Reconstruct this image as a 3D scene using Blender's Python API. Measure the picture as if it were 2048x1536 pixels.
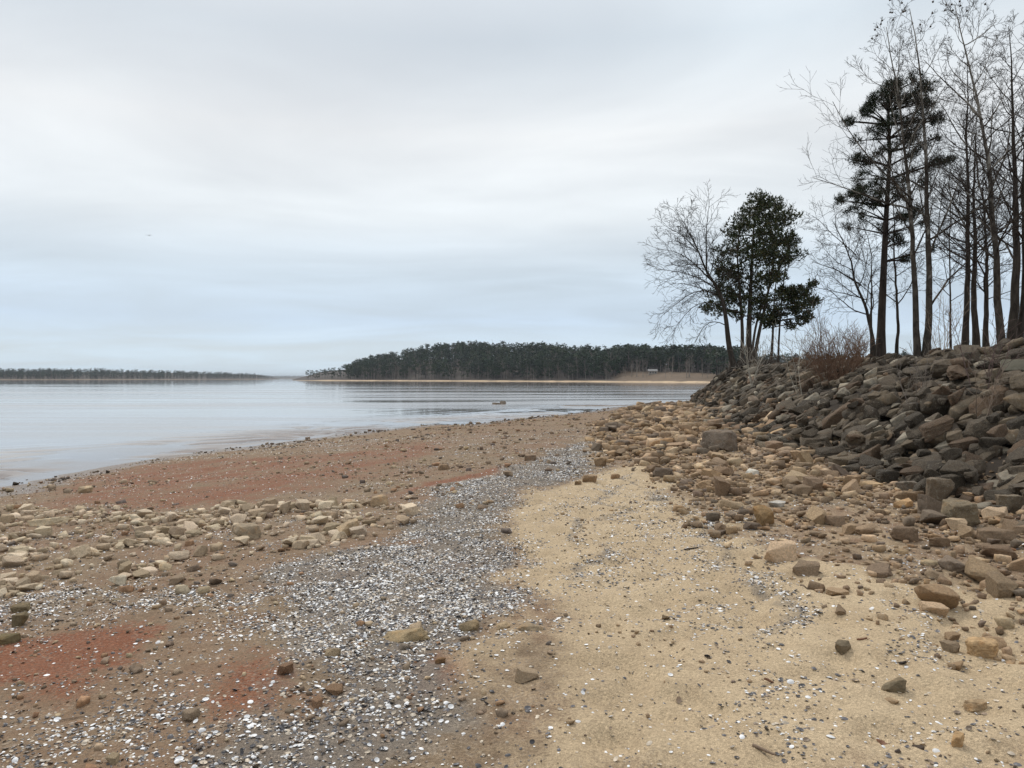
import bpy, bmesh, math, random
import numpy as np
from mathutils import Vector, Matrix

for o in list(bpy.data.objects):
    bpy.data.objects.remove(o)
rng = np.random.default_rng(7)
random.seed(7)
R = math.radians
scene = bpy.context.scene
C = scene.collection

# ------------------------------------------------------------------ camera
F = 1540.0            # focal length in photo pixels (2048 wide)
EYE = 2.2             # eye above the lake level
HOR = 757.0           # row of the horizon in the photo
PITCH = math.atan((768 - HOR) / F)
cam_d = bpy.data.cameras.new('camera')
cam = bpy.data.objects.new('camera', cam_d)
C.objects.link(cam)
cam_d.sensor_width = 36.0
cam_d.lens = 36.0 * F / 2048.0
cam_d.clip_start = 0.05
cam_d.clip_end = 60000
cam.location = (0, 0, EYE)
cam.rotation_euler = (R(90) - PITCH, 0, 0)
scene.camera = cam

# ------------------------------------------------------------------ world
SUN_EL, SUN_AZ = R(48), R(-25)      # soft bright part of the overcast, ahead and to the left
world = bpy.data.worlds.new('World')
scene.world = world
world.use_nodes = True
wn, wl = world.node_tree.nodes, world.node_tree.links
wn.clear()
def N(tree, typ, **kw):
    n = tree.new(typ)
    for k, v in kw.items():
        setattr(n, k, v)
    return n
wout = N(wn, 'ShaderNodeOutputWorld')
tc = N(wn, 'ShaderNodeTexCoord')
sky = N(wn, 'ShaderNodeTexSky', sky_type='NISHITA')
sky.sun_disc = False
sky.sun_elevation = SUN_EL
sky.sun_rotation = SUN_AZ
sky.dust_density = 2.0
bg1 = N(wn, 'ShaderNodeBackground'); bg1.inputs[1].default_value = 0.10
wl.new(sky.outputs[0], bg1.inputs[0])
sep = N(wn, 'ShaderNodeSeparateXYZ')
wl.new(tc.outputs['Generated'], sep.inputs[0])
# cloud deck colour by height above the horizon
ramp = N(wn, 'ShaderNodeValToRGB')
wl.new(sep.outputs[2], ramp.inputs[0])
cr = ramp.color_ramp
stops = [(0.0, (.60, .71, .795)), (.03, (.60, .715, .805)), (.075, (.545, .66, .79)), (.13, (.61, .71, .805)),
         (.20, (.73, .78, .815)), (.30, (.785, .81, .825)), (.40, (.665, .735, .79)), (.60, (.93, .96, 1.0)), (1.0, (1.15, 1.17, 1.19))]
while len(cr.elements) < len(stops):
    cr.elements.new(0.5)
for e, (p, c) in zip(cr.elements, stops):
    e.position = p
    e.color = (*c, 1)
# flat cloud deck: direction divided by height, so bands close up towards the horizon
add = N(wn, 'ShaderNodeMath', operation='ADD'); add.inputs[1].default_value = .09
wl.new(sep.outputs[2], add.inputs[0])
mx = N(wn, 'ShaderNodeMath', operation='MAXIMUM'); mx.inputs[1].default_value = .03
wl.new(add.outputs[0], mx.inputs[0])
dx = N(wn, 'ShaderNodeMath', operation='DIVIDE'); wl.new(sep.outputs[0], dx.inputs[0]); wl.new(mx.outputs[0], dx.inputs[1])
dy = N(wn, 'ShaderNodeMath', operation='DIVIDE'); wl.new(sep.outputs[1], dy.inputs[0]); wl.new(mx.outputs[0], dy.inputs[1])
cmb = N(wn, 'ShaderNodeCombineXYZ'); wl.new(dx.outputs[0], cmb.inputs[0]); wl.new(dy.outputs[0], cmb.inputs[1])
mp = N(wn, 'ShaderNodeMapping'); mp.inputs['Scale'].default_value = (.55, .8, 1); mp.inputs['Location'].default_value = (1.9, 6.3, 0)
wl.new(cmb.outputs[0], mp.inputs[0])
cn = N(wn, 'ShaderNodeTexNoise'); cn.inputs['Scale'].default_value = 1.0; cn.inputs['Detail'].default_value = 5; cn.inputs['Roughness'].default_value = .5
cn.inputs['Distortion'].default_value = .5
wl.new(mp.outputs[0], cn.inputs['Vector'])
br = N(wn, 'ShaderNodeMapRange'); br.inputs[1].default_value = .3; br.inputs[2].default_value = .7; br.inputs[3].default_value = .82; br.inputs[4].default_value = 1.12
wl.new(cn.outputs[0], br.inputs[0])
calm = N(wn, 'ShaderNodeMapRange'); calm.inputs[1].default_value = .0; calm.inputs[2].default_value = .14; calm.inputs[3].default_value = .4; calm.inputs[4].default_value = 1
wl.new(sep.outputs[2], calm.inputs[0])
cmix = N(wn, 'ShaderNodeMix'); cmix.inputs[2].default_value = 1.0
wl.new(calm.outputs[0], cmix.inputs[0]); wl.new(br.outputs[0], cmix.inputs[3])
mul = N(wn, 'ShaderNodeVectorMath', operation='SCALE')
wl.new(ramp.outputs[0], mul.inputs[0]); wl.new(cmix.outputs[0], mul.inputs['Scale'])
bg2 = N(wn, 'ShaderNodeBackground'); bg2.inputs[1].default_value = 1.0
wl.new(mul.outputs[0], bg2.inputs[0])
cov = N(wn, 'ShaderNodeMapRange'); cov.inputs[1].default_value = .3; cov.inputs[2].default_value = .6; cov.inputs[3].default_value = .86; cov.inputs[4].default_value = .97
wl.new(cn.outputs[0], cov.inputs[0])
mixw = N(wn, 'ShaderNodeMixShader')
wl.new(cov.outputs[0], mixw.inputs[0]); wl.new(bg1.outputs[0], mixw.inputs[1]); wl.new(bg2.outputs[0], mixw.inputs[2])
wl.new(mixw.outputs[0], wout.inputs[0])

# ------------------------------------------------------------------ sun, exposure
sd = bpy.data.lights.new('sun', 'SUN')
sd.energy = 1.5
sd.angle = R(16)
sd.color = (1, .94, .84)
sun = bpy.data.objects.new('sun', sd)
C.objects.link(sun)
sdir = Vector((math.sin(SUN_AZ) * math.cos(SUN_EL), math.cos(SUN_AZ) * math.cos(SUN_EL), math.sin(SUN_EL)))
sun.rotation_euler = (-sdir).to_track_quat('-Z', 'Y').to_euler()
vs = scene.view_settings
vs.view_transform = 'Standard'; vs.look = 'None'; vs.exposure = 0.18; vs.gamma = 1.0; vs.use_curve_mapping = False

# ------------------------------------------------------------------ numeric helpers
def _h(ix, iy, iz, s):
    v = (ix.astype(np.uint32) * np.uint32(374761393) + iy.astype(np.uint32) * np.uint32(668265263)
         + iz.astype(np.uint32) * np.uint32(2147483647) + np.uint32((s * 144665 + 12345) & 0xffffffff))
    v = (v ^ (v >> np.uint32(13))) * np.uint32(1274126177)
    v = v ^ (v >> np.uint32(16))
    return (v & np.uint32(0xffffff)).astype(np.float64) / 0xffffff
def vnoise(p, seed=0):
    """value noise in 0..1, p (n,3) or (n,2)"""
    p = np.asarray(p, float)
    if p.shape[-1] == 2:
        p = np.concatenate([p, np.zeros(p.shape[:-1] + (1,))], -1)
    i = np.floor(p).astype(np.int64); f = p - i
    f = f * f * (3 - 2 * f)
    i = i + 100000
    x, y, z = i[..., 0], i[..., 1], i[..., 2]
    fx, fy, fz = f[..., 0], f[..., 1], f[..., 2]
    out = 0
    for a in (0, 1):
        wx = fx if a else 1 - fx
        for b in (0, 1):
            wy = fy if b else 1 - fy
            for c in (0, 1):
                wz = fz if c else 1 - fz
                out = out + wx * wy * wz * _h(x + a, y + b, z + c, seed)
    return out
def fbm(p, octv=4, seed=0, gain=.5):
    p = np.asarray(p, float)
    a, s, t = 1.0, 0.0, 0.0
    for k in range(octv):
        s = s + a * vnoise(p * 2 ** k + 17.3 * k, seed + k); t += a; a *= gain
    return s / t
def sst(a, b, x):
    t = np.clip((x - a) / (b - a), 0, 1)
    return t * t * (3 - 2 * t)
def xy(x, y):
    return np.stack([np.broadcast_to(x, np.broadcast(x, y).shape), np.broadcast_to(y, np.broadcast(x, y).shape)], -1)

def pix_ray(px, py):
    a = (px - 1024) / F; b = (768 - py) / F
    cp, sp = math.cos(PITCH), math.sin(PITCH)
    return np.array([a, cp + b * sp, -sp + b * cp])
def at_y(px, py, Y):                       # the point of a pixel's ray at ground distance Y
    d = pix_ray(px, py)
    return np.array([0, 0, EYE]) + d * (Y / d[1])
def at_z(px, py, z=0.0):
    d = pix_ray(px, py)
    return np.array([0, 0, EYE]) + d * ((z - EYE) / d[2])

def seg_dist(P, poly, closed):
    """distance of points (n,2) to a polyline and inside flag for the closed polygon"""
    poly = np.asarray(poly, float)
    n = len(poly)
    best = np.full(len(P), 1e18)
    inside = np.zeros(len(P), bool)
    for k in range(n):
        a = poly[k]; b = poly[(k + 1) % n]
        if k < n - 1 or closed:
            ab = b - a
            t = np.clip(((P - a) @ ab) / (ab @ ab + 1e-12), 0, 1)
            q = P - a - t[:, None] * ab
            best = np.minimum(best, (q * q).sum(1))
        cond = ((a[1] > P[:, 1]) != (b[1] > P[:, 1]))
        if abs(b[1] - a[1]) > 1e-12:
            xi = (b[0] - a[0]) * (P[:, 1] - a[1]) / (b[1] - a[1]) + a[0]
            inside ^= cond & (P[:, 0] < xi)
    return np.sqrt(best), inside

# ------------------------------------------------------------------ the lie of the land
shore_px = [(0, 975), (120, 950), (230, 930), (360, 908), (500, 893), (600, 880), (700, 868), (790, 857), (860, 849), (930, 851),
            (1000, 841), (1070, 835), (1130, 828), (1190, 822), (1225, 814)]
shore = [(-12.5, -60), (-11.6, 0), (-10.9, 8)] + [tuple(at_z(*p)[:2]) for p in shore_px]
SH_LINE = shore + [(9.8, 59.5), (12.2, 62), (16, 63.5), (24, 63), (45, 58), (90, 52), (220, 60)]
LAND = SH_LINE + [(220, -60)]
BASE = [(5.2, -60), (5.6, 0), (5.8, 9.4), (6.0, 14.4), (6.9, 23.5), (9.0, 33), (11.2, 43), (12.2, 52), (13.6, 57.5), (17, 60), (24, 60),
        (45, 55), (90, 49), (220, 55)]
BANK = BASE + [(220, -60)]
def ground0(x, y):
    """smooth land height"""
    x = np.asarray(x, float); y = np.asarray(y, float)
    sh = np.broadcast(x, y).shape
    P = xy(x, y).reshape(-1, 2)
    d, ins = seg_dist(P, SH_LINE, False)
    d = np.where(ins_land(P), d, -d)
    zb = np.where(d < 0, np.maximum(.07 * d, -2.5), np.where(d < 10, .055 * d, .55 + .028 * (d - 10)))
    zb = np.minimum(zb, .95)
    e = bank_e(P)
    w = np.interp(P[:, 1], [0, 30, 50], [7.0, 5.8, 3.4])
    t = np.clip(e / w, 0, 1)
    rise = np.where(e > 0, 2.08 * (t * (1.45 - .45 * t)), 0) + np.clip((e - w) * .05, 0, .9)
    z = zb + rise
    # mounded roots under the cedar on the point, and the drawn-out bar in the cove
    z = z + .75 * np.exp(-(((P[:, 0] - 16.2) / 2.6) ** 2 + ((P[:, 1] - 54.5) / 2.6) ** 2)) * (e > -.5)
    bar = np.exp(-(((P[:, 1] - 61.5 - .06 * (P[:, 0] - 5)) / .7) ** 2)) * sst(1.5, 4.5, P[:, 0]) * (1 - sst(9, 12, P[:, 0]))
    z = np.where(d < 0, z + bar * (.09 - z) * 1.0, z)
    return z.reshape(sh)
def ins_land(P):
    return seg_dist(P, LAND, True)[1]
def bank_e(P):
    d, _ = seg_dist(P, BASE, False)
    return np.where(seg_dist(P, BANK, True)[1], d, -d)
def shore_d(P):
    d, _ = seg_dist(P, SH_LINE, False)
    return np.where(ins_land(P), d, -d)
_t = np.geomspace(1.5, 140, 2500)
def hit(px, py):
    d = pix_ray(px, py)
    pts = np.array([0, 0, EYE])[None] + _t[:, None] * d[None]
    g = ground0(pts[:, 0], pts[:, 1])
    k = np.argmax(pts[:, 2] < g)
    if pts[k, 2] >= g[k]:
        return at_z(px, py) if py > HOR + 1 else pts[-1]
    return pts[k]
def wpoly(pp):
    return np.array([hit(*p)[:2] for p in pp])
def soft(P, poly, feather):
    d, ins = seg_dist(P, poly, True)
    s = np.where(ins, d, -d)
    return sst(-feather, feather, s)

# ------------------------------------------------------------------ zones on the beach
Z_SAND = wpoly([(1000, 1600), (1080, 1450), (1105, 1330), (1075, 1230), (1030, 1130), (985, 1065), (1040, 1012), (1120, 962), (1190, 938), (1260, 930),
                (1330, 945), (1390, 1010), (1470, 1060), (1600, 1110), (1760, 1150), (1900, 1180), (2200, 1220), (2300, 1600)])
Z_SHELL = wpoly([(250, 1600), (470, 1460), (590, 1400), (600, 1310), (520, 1230), (540, 1150), (640, 1105), (790, 1085), (800, 1035), (860, 995), (960, 955), (1080, 915), (1170, 885),
                 (1195, 905), (1150, 945), (1060, 985), (975, 1040), (955, 1085), (1020, 1150), (1030, 1190), (910, 1240), (870, 1330), (930, 1400), (870, 1600)])
Z_SHELL2 = wpoly([(1150, 1130), (1290, 960), (1380, 1000), (1440, 1060), (1500, 1180), (1620, 1270), (1560, 1310), (1430, 1240), (1300, 1180), (1200, 1230)])
Z_RUT_A = wpoly([(1185, 1210), (1150, 1130), (1165, 1060), (1215, 985), (1240, 950), (1262, 955), (1235, 1010), (1200, 1080), (1195, 1140), (1230, 1220)])
Z_RUT_B = wpoly([(1640, 1330), (1490, 1220), (1400, 1120), (1345, 1030), (1310, 960), (1335, 955), (1390, 1040), (1450, 1110), (1540, 1190), (1690, 1290)])
Z_SHELL3 = wpoly([(-200, 1600), (-200, 1440), (60, 1400), (330, 1360), (420, 1390), (330, 1480), (150, 1600)])
Z_SHELL4 = wpoly([(-100, 1190), (150, 1170), (420, 1160), (560, 1170), (420, 1210), (150, 1250), (-100, 1290)])
Z_RED = [wpoly(p) for p in (
    [(60, 985), (260, 930), (480, 915), (700, 905), (860, 880), (905, 895), (700, 960), (560, 1000), (400, 1015), (240, 1030), (60, 1020)],
    [(-150, 1310), (60, 1280), (200, 1255), (340, 1235), (350, 1262), (230, 1330), (90, 1390), (-150, 1420)],
    [(370, 1450), (430, 1340), (520, 1300), (590, 1310), (590, 1400), (480, 1440)],
    [(640, 1160), (700, 1135), (770, 1112), (770, 1130), (690, 1172)], [(880, 1135), (930, 1122), (930, 1140), (885, 1140)],
    [(760, 1340), (870, 1300), (940, 1330), (890, 1380), (790, 1400)], [(1010, 930), (880, 960), (820, 985), (950, 958), (1090, 915)], [(740, 1440), (800, 1400), (820, 1420), (770, 1460)])]
Z_GRIT = wpoly([(870, 1600), (930, 1400), (870, 1330), (910, 1240), (1030, 1190), (1080, 1230), (1110, 1330), (1090, 1450), (1020, 1600)])
Z_TRACK = wpoly([(1130, 955), (1160, 905), (1185, 872), (1205, 848), (1225, 832), (1250, 834), (1230, 862), (1215, 890), (1225, 930)])
Z_PALE = wpoly([(-150, 1035), (60, 1015), (230, 1035), (400, 1030), (560, 1005), (740, 1005), (760, 1040), (700, 1085), (560, 1115), (420, 1105), (250, 1140), (120, 1190), (-150, 1240)])
Z_APRON = wpoly([(1200, 850), (1245, 822), (1300, 806), (1380, 790), (1440, 790), (1560, 830), (1700, 880), (1900, 920), (2300, 960), (2300, 1260), (2048, 1230), (1900, 1190),
                 (1750, 1150), (1560, 1100), (1430, 1055), (1380, 1000), (1320, 950), (1240, 930), (1190, 905)])
Z_APRON2 = wpoly([(1840, 1210), (1900, 1160), (2250, 1200), (2250, 1400), (2010, 1350), (1900, 1270)])

Z_APRON3 = wpoly([(1480, 1085), (1750, 1150), (2250, 1190), (2250, 1470), (2030, 1370), (1850, 1290), (1640, 1190)])

# ------------------------------------------------------------------ mesh helpers
def mesh_from(name, verts, faces, mats=(), smooth=False, col=None, sharp=None):
    """faces: (n,3) or (n,4) int array"""
    me = bpy.data.meshes.new(name)
    verts = np.asarray(verts, np.float32); faces = np.asarray(faces, np.int32)
    nv, nf, k = len(verts), len(faces), faces.shape[1]
    me.vertices.add(nv); me.vertices.foreach_set('co', verts.ravel())
    me.loops.add(nf * k); me.loops.foreach_set('vertex_index', faces.ravel())
    me.polygons.add(nf)
    me.polygons.foreach_set('loop_start', np.arange(nf, dtype=np.int32) * k)
    me.polygons.foreach_set('loop_total', np.full(nf, k, np.int32))
    if smooth:
        me.polygons.foreach_set('use_smooth', np.ones(nf, bool))
    if col is not None:
        for nm, c in (col.items() if isinstance(col, dict) else [('tint', col)]):
            at = me.color_attributes.new(nm, 'FLOAT_COLOR', 'POINT')
            c4 = np.ones((nv, 4), np.float32); c4[:, :c.shape[1]] = c
            at.data.foreach_set('color', c4.ravel())
    for m in mats:
        me.materials.append(m)
    me.update(calc_edges=True); me.validate()
    if sharp is not None:
        me.set_sharp_from_angle(angle=R(sharp))
    return me
def obj(name, me, parent=None, label=None, cat=None, group=None, kind=None, loc=None):
    o = bpy.data.objects.new(name, me)
    C.objects.link(o)
    if parent is not None:
        o.parent = parent
    if loc is not None:
        o.location = loc
    if label: o['label'] = label
    if cat: o['category'] = cat
    if group: o['group'] = group
    if kind: o['kind'] = kind
    return o
class Acc:
    """collects shapes for one mesh (all tris)"""
    def __init__(s): s.v, s.f, s.c, s.n = [], [], [], 0
    def add(s, v, f, c=None):
        f = np.asarray(f)
        if f.shape[1] == 4:
            f = np.concatenate([f[:, [0, 1, 2]], f[:, [0, 2, 3]]])
        s.v.append(np.asarray(v, float)); s.f.append(f + s.n)
        if c is not None:
            s.c.append(np.broadcast_to(np.asarray(c, float), (len(v), 3)))
        s.n += len(v)
    def mesh(s, name, mats=(), smooth=False, sharp=None, origin=None):
        v = np.concatenate(s.v)
        if origin is not None: v = v - np.asarray(origin)
        return mesh_from(name, v, np.concatenate(s.f), mats, smooth, np.concatenate(s.c) if s.c else None, sharp)
def cross(a, b):
    out = np.empty(np.broadcast(a, b).shape)
    out[..., 0] = a[..., 1] * b[..., 2] - a[..., 2] * b[..., 1]
    out[..., 1] = a[..., 2] * b[..., 0] - a[..., 0] * b[..., 2]
    out[..., 2] = a[..., 0] * b[..., 1] - a[..., 1] * b[..., 0]
    return out
def tube(path, rad, sides=6, cap=True):
    path = np.asarray(path, float); rad = np.asarray(rad, float)
    n = len(path)
    tan = np.empty_like(path); tan[1:-1] = path[2:] - path[:-2]; tan[0] = path[1] - path[0]; tan[-1] = path[-1] - path[-2]
    tan /= np.linalg.norm(tan, axis=1)[:, None] + 1e-9
    ref = np.where(np.abs(tan[:, 2:3]) > .9, np.array([[1., 0, 0]]), np.array([[0, 0, 1.]]))
    u = cross(tan, ref); u /= np.linalg.norm(u, axis=1)[:, None] + 1e-9
    # keep the frame from flipping
    for k in range(1, n):
        if (u[k] @ u[k - 1]) < 0: u[k] = -u[k]
    w = cross(tan, u)
    a = np.linspace(0, 2 * np.pi, sides, endpoint=False)
    v = path[:, None] + rad[:, None, None] * (np.cos(a)[None, :, None] * u[:, None] + np.sin(a)[None, :, None] * w[:, None])
    v = v.reshape(-1, 3)
    i = np.arange(n - 1)[:, None] * sides; j = np.arange(sides)[None]; j2 = (j + 1) % sides
    f = np.stack([i + j, i + j2, i + sides + j2, i + sides + j], -1).reshape(-1, 4)
    return v, f
def rotz(a):
    c, s = np.cos(a), np.sin(a); z = np.zeros_like(c); o = np.ones_like(c)
    return np.stack([np.stack([c, -s, z], -1), np.stack([s, c, z], -1), np.stack([z, z, o], -1)], -2)
def rot_axis(ax, a):
    ax = ax / (np.linalg.norm(ax, axis=-1, keepdims=True) + 1e-9)
    K = np.zeros(ax.shape[:-1] + (3, 3))
    K[..., 0, 1] = -ax[..., 2]; K[..., 0, 2] = ax[..., 1]; K[..., 1, 0] = ax[..., 2]
    K[..., 1, 2] = -ax[..., 0]; K[..., 2, 0] = -ax[..., 1]; K[..., 2, 1] = ax[..., 0]
    a = a[..., None, None]
    return np.eye(3) + np.sin(a) * K + (1 - np.cos(a)) * (K @ K)

# ------------------------------------------------------------------ materials
def new_mat(name):
    m = bpy.data.materials.new(name); m.use_nodes = True
    nt = m.node_tree; nt.nodes.clear()
    out = nt.nodes.new('ShaderNodeOutputMaterial')
    bs = nt.nodes.new('ShaderNodeBsdfPrincipled')
    nt.links.new(bs.outputs[0], out.inputs[0])
    return m, nt.nodes, nt.links, bs
def noise_node(n, l, vec, scale, detail=4, rough=.55, dist=0):
    t = n.new('ShaderNodeTexNoise'); t.inputs['Scale'].default_value = scale; t.inputs['Detail'].default_value = detail
    t.inputs['Roughness'].default_value = rough; t.inputs['Distortion'].default_value = dist
    l.new(vec, t.inputs['Vector'])
    return t.outputs['Fac']
def mrange(n, l, v, a, b, c=0, d=1, smooth=False):
    t = n.new('ShaderNodeMapRange')
    if smooth: t.interpolation_type = 'SMOOTHSTEP'
    for k, x in enumerate((a, b, c, d)): t.inputs[k + 1].default_value = x
    l.new(v, t.inputs[0]); return t.outputs[0]
def mixc(n, l, fac, a, b, mode='MIX'):
    t = n.new('ShaderNodeMix'); t.data_type = 'RGBA'; t.blend_type = mode
    for idx, v in ((0, fac), (6, a), (7, b)):
        if isinstance(v, (int, float)): t.inputs[idx].default_value = v
        elif isinstance(v, (tuple, list)): t.inputs[idx].default_value = (*v[:3], 1)
        else: l.new(v, t.inputs[idx])
    return t.outputs[2]
def mathn(n, l, op, a, b=0):
    t = n.new('ShaderNodeMath'); t.operation = op
    for idx, v in ((0, a), (1, b)):
        if isinstance(v, (int, float)): t.inputs[idx].default_value = v
        else: l.new(v, t.inputs[idx])
    return t.outputs[0]
def bump(n, l, bs, h, strength, dist):
    b = n.new('ShaderNodeBump'); b.inputs['Strength'].default_value = strength; b.inputs['Distance'].default_value = dist
    l.new(h, b.inputs['Height']); l.new(b.outputs[0], bs.inputs['Normal']); return b

def rock_mat(name, from_attr, grain=1.0, lichen=.0, rough=.9):
    m, n, l, bs = new_mat(name)
    tc = n.new('ShaderNodeTexCoord')
    if from_attr:
        a = n.new('ShaderNodeVertexColor'); a.layer_name = 'tint'; base = a.outputs[0]; vec = tc.outputs['Object']
    else:
        a = n.new('ShaderNodeObjectInfo'); base = a.outputs['Color']
        mp = n.new('ShaderNodeVectorMath'); mp.operation = 'ADD'
        l.new(tc.outputs['Object'], mp.inputs[0])
        sc = n.new('ShaderNodeVectorMath'); sc.operation = 'SCALE'; sc.inputs['Scale'].default_value = 1
        l.new(a.outputs['Location'], sc.inputs[0]); l.new(sc.outputs[0], mp.inputs[1]); vec = mp.outputs[0]
    n1 = noise_node(n, l, vec, 2.2 * grain, 6, .6, .4)
    n2 = noise_node(n, l, vec, 16 * grain, 5, .65)
    n3 = noise_node(n, l, vec, 90 * grain, 3, .7)
    v = mathn(n, l, 'MULTIPLY', mrange(n, l, n1, .25, .75, .62, 1.36), mrange(n, l, n2, .3, .7, .72, 1.28))
    v = mathn(n, l, 'MULTIPLY', v, mrange(n, l, n3, .3, .7, .78, 1.22))
    sc = n.new('ShaderNodeVectorMath'); sc.operation = 'SCALE'; l.new(base, sc.inputs[0]); l.new(v, sc.inputs['Scale'])
    col = sc.outputs[0]
    # warm iron staining
    st = mrange(n, l, noise_node(n, l, vec, 3.7 * grain, 4, .6), .52, .7, 0, .5)
    col = mixc(n, l, st, col, mixc(n, l, 1.0, col, (1.16, .9, .62), 'MULTIPLY'))
    if lichen > 0:
        li = mrange(n, l, noise_node(n, l, vec, 9 * grain, 6, .75), .57, .65, 0, lichen)
        col = mixc(n, l, li, col, (.30, .275, .21))
        sp = mrange(n, l, noise_node(n, l, vec, 55 * grain, 3, .8), .60, .68, 0, lichen * 1.3)
        col = mixc(n, l, sp, col, (.44, .42, .36))
    l.new(col, bs.inputs['Base Color'])
    bs.inputs['Roughness'].default_value = rough
    bs.inputs['Specular IOR Level'].default_value = .25
    h = mathn(n, l, 'ADD', mathn(n, l, 'MULTIPLY', n2, .7), mathn(n, l, 'MULTIPLY', n3, .35))
    bump(n, l, bs, h, .8, .035 / grain)
    return m
M_RIP = rock_mat('riprap_stone', False, 2.2, .65)
M_RIP_S = rock_mat('riprap_stone_pile', True, 2.2, .6)
M_STONE = rock_mat('beach_stone', False, 4.0)
M_STONE_S = rock_mat('beach_stone_rubble', True, 4.0)

def attr_mat(name, rough=.9, spec=.2, grain=0, trans=0):
    m, n, l, bs = new_mat(name)
    a = n.new('ShaderNodeVertexColor'); a.layer_name = 'tint'
    col = a.outputs[0]
    if grain:
        tc = n.new('ShaderNodeTexCoord')
        v = mrange(n, l, noise_node(n, l, tc.outputs['Object'], grain, 4, .65), .3, .7, .7, 1.3)
        sc = n.new('ShaderNodeVectorMath'); sc.operation = 'SCALE'; l.new(col, sc.inputs[0]); l.new(v, sc.inputs['Scale']); col = sc.outputs[0]
    l.new(col, bs.inputs['Base Color'])
    bs.inputs['Roughness'].default_value = rough; bs.inputs['Specular IOR Level'].default_value = spec
    return m
M_SHELL = attr_mat('clam_shell', .45, .4)
M_LEAF = attr_mat('foliage', .7, .2)
M_TWIG = attr_mat('twig_bark', .9, .1)
def bark_mat(name, c1, c2, scale, patch=None):
    m, n, l, bs = new_mat(name)
    tc = n.new('ShaderNodeTexCoord')
    mp = n.new('ShaderNodeMapping'); mp.inputs['Scale'].default_value = (1, 1, .22 if patch is None else .5)
    l.new(tc.outputs['Object'], mp.inputs[0])
    f = noise_node(n, l, mp.outputs[0], scale, 6, .7, .3)
    col = mixc(n, l, mrange(n, l, f, .35, .65), c1, c2)
    if patch:
        g = noise_node(n, l, mp.outputs[0], 2.6, 5, .6, .6)
        sep_ = n.new('ShaderNodeSeparateXYZ'); l.new(tc.outputs['Object'], sep_.inputs[0])
        # sycamores shed their dark bark higher up the stem
        up = mrange(n, l, sep_.outputs[2], 1.0, 9.0, -.12, .10)
        col = mixc(n, l, mrange(n, l, mathn(n, l, 'ADD', g, up), .5, .62), col, patch)
    l.new(col, bs.inputs['Base Color'])
    bs.inputs['Roughness'].default_value = .92; bs.inputs['Specular IOR Level'].default_value = .1
    bump(n, l, bs, f, .9, .04)
    return m
M_BARK = bark_mat('grey_brown_bark', (.026, .021, .017), (.075, .062, .050), 9)
M_PINE_BARK = bark_mat('pine_bark', (.024, .019, .016), (.075, .058, .048), 7)
M_CEDAR_BARK = bark_mat('cedar_bark', (.036, .028, .022), (.11, .088, .07), 10)
M_SYC = bark_mat('sycamore_bark', (.032, .026, .021), (.09, .075, .06), 7, patch=(.27, .25, .215))
M_PALE_BARK = bark_mat('pale_sapling_bark', (.18, .15, .11), (.42, .38, .32), 14)

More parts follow.
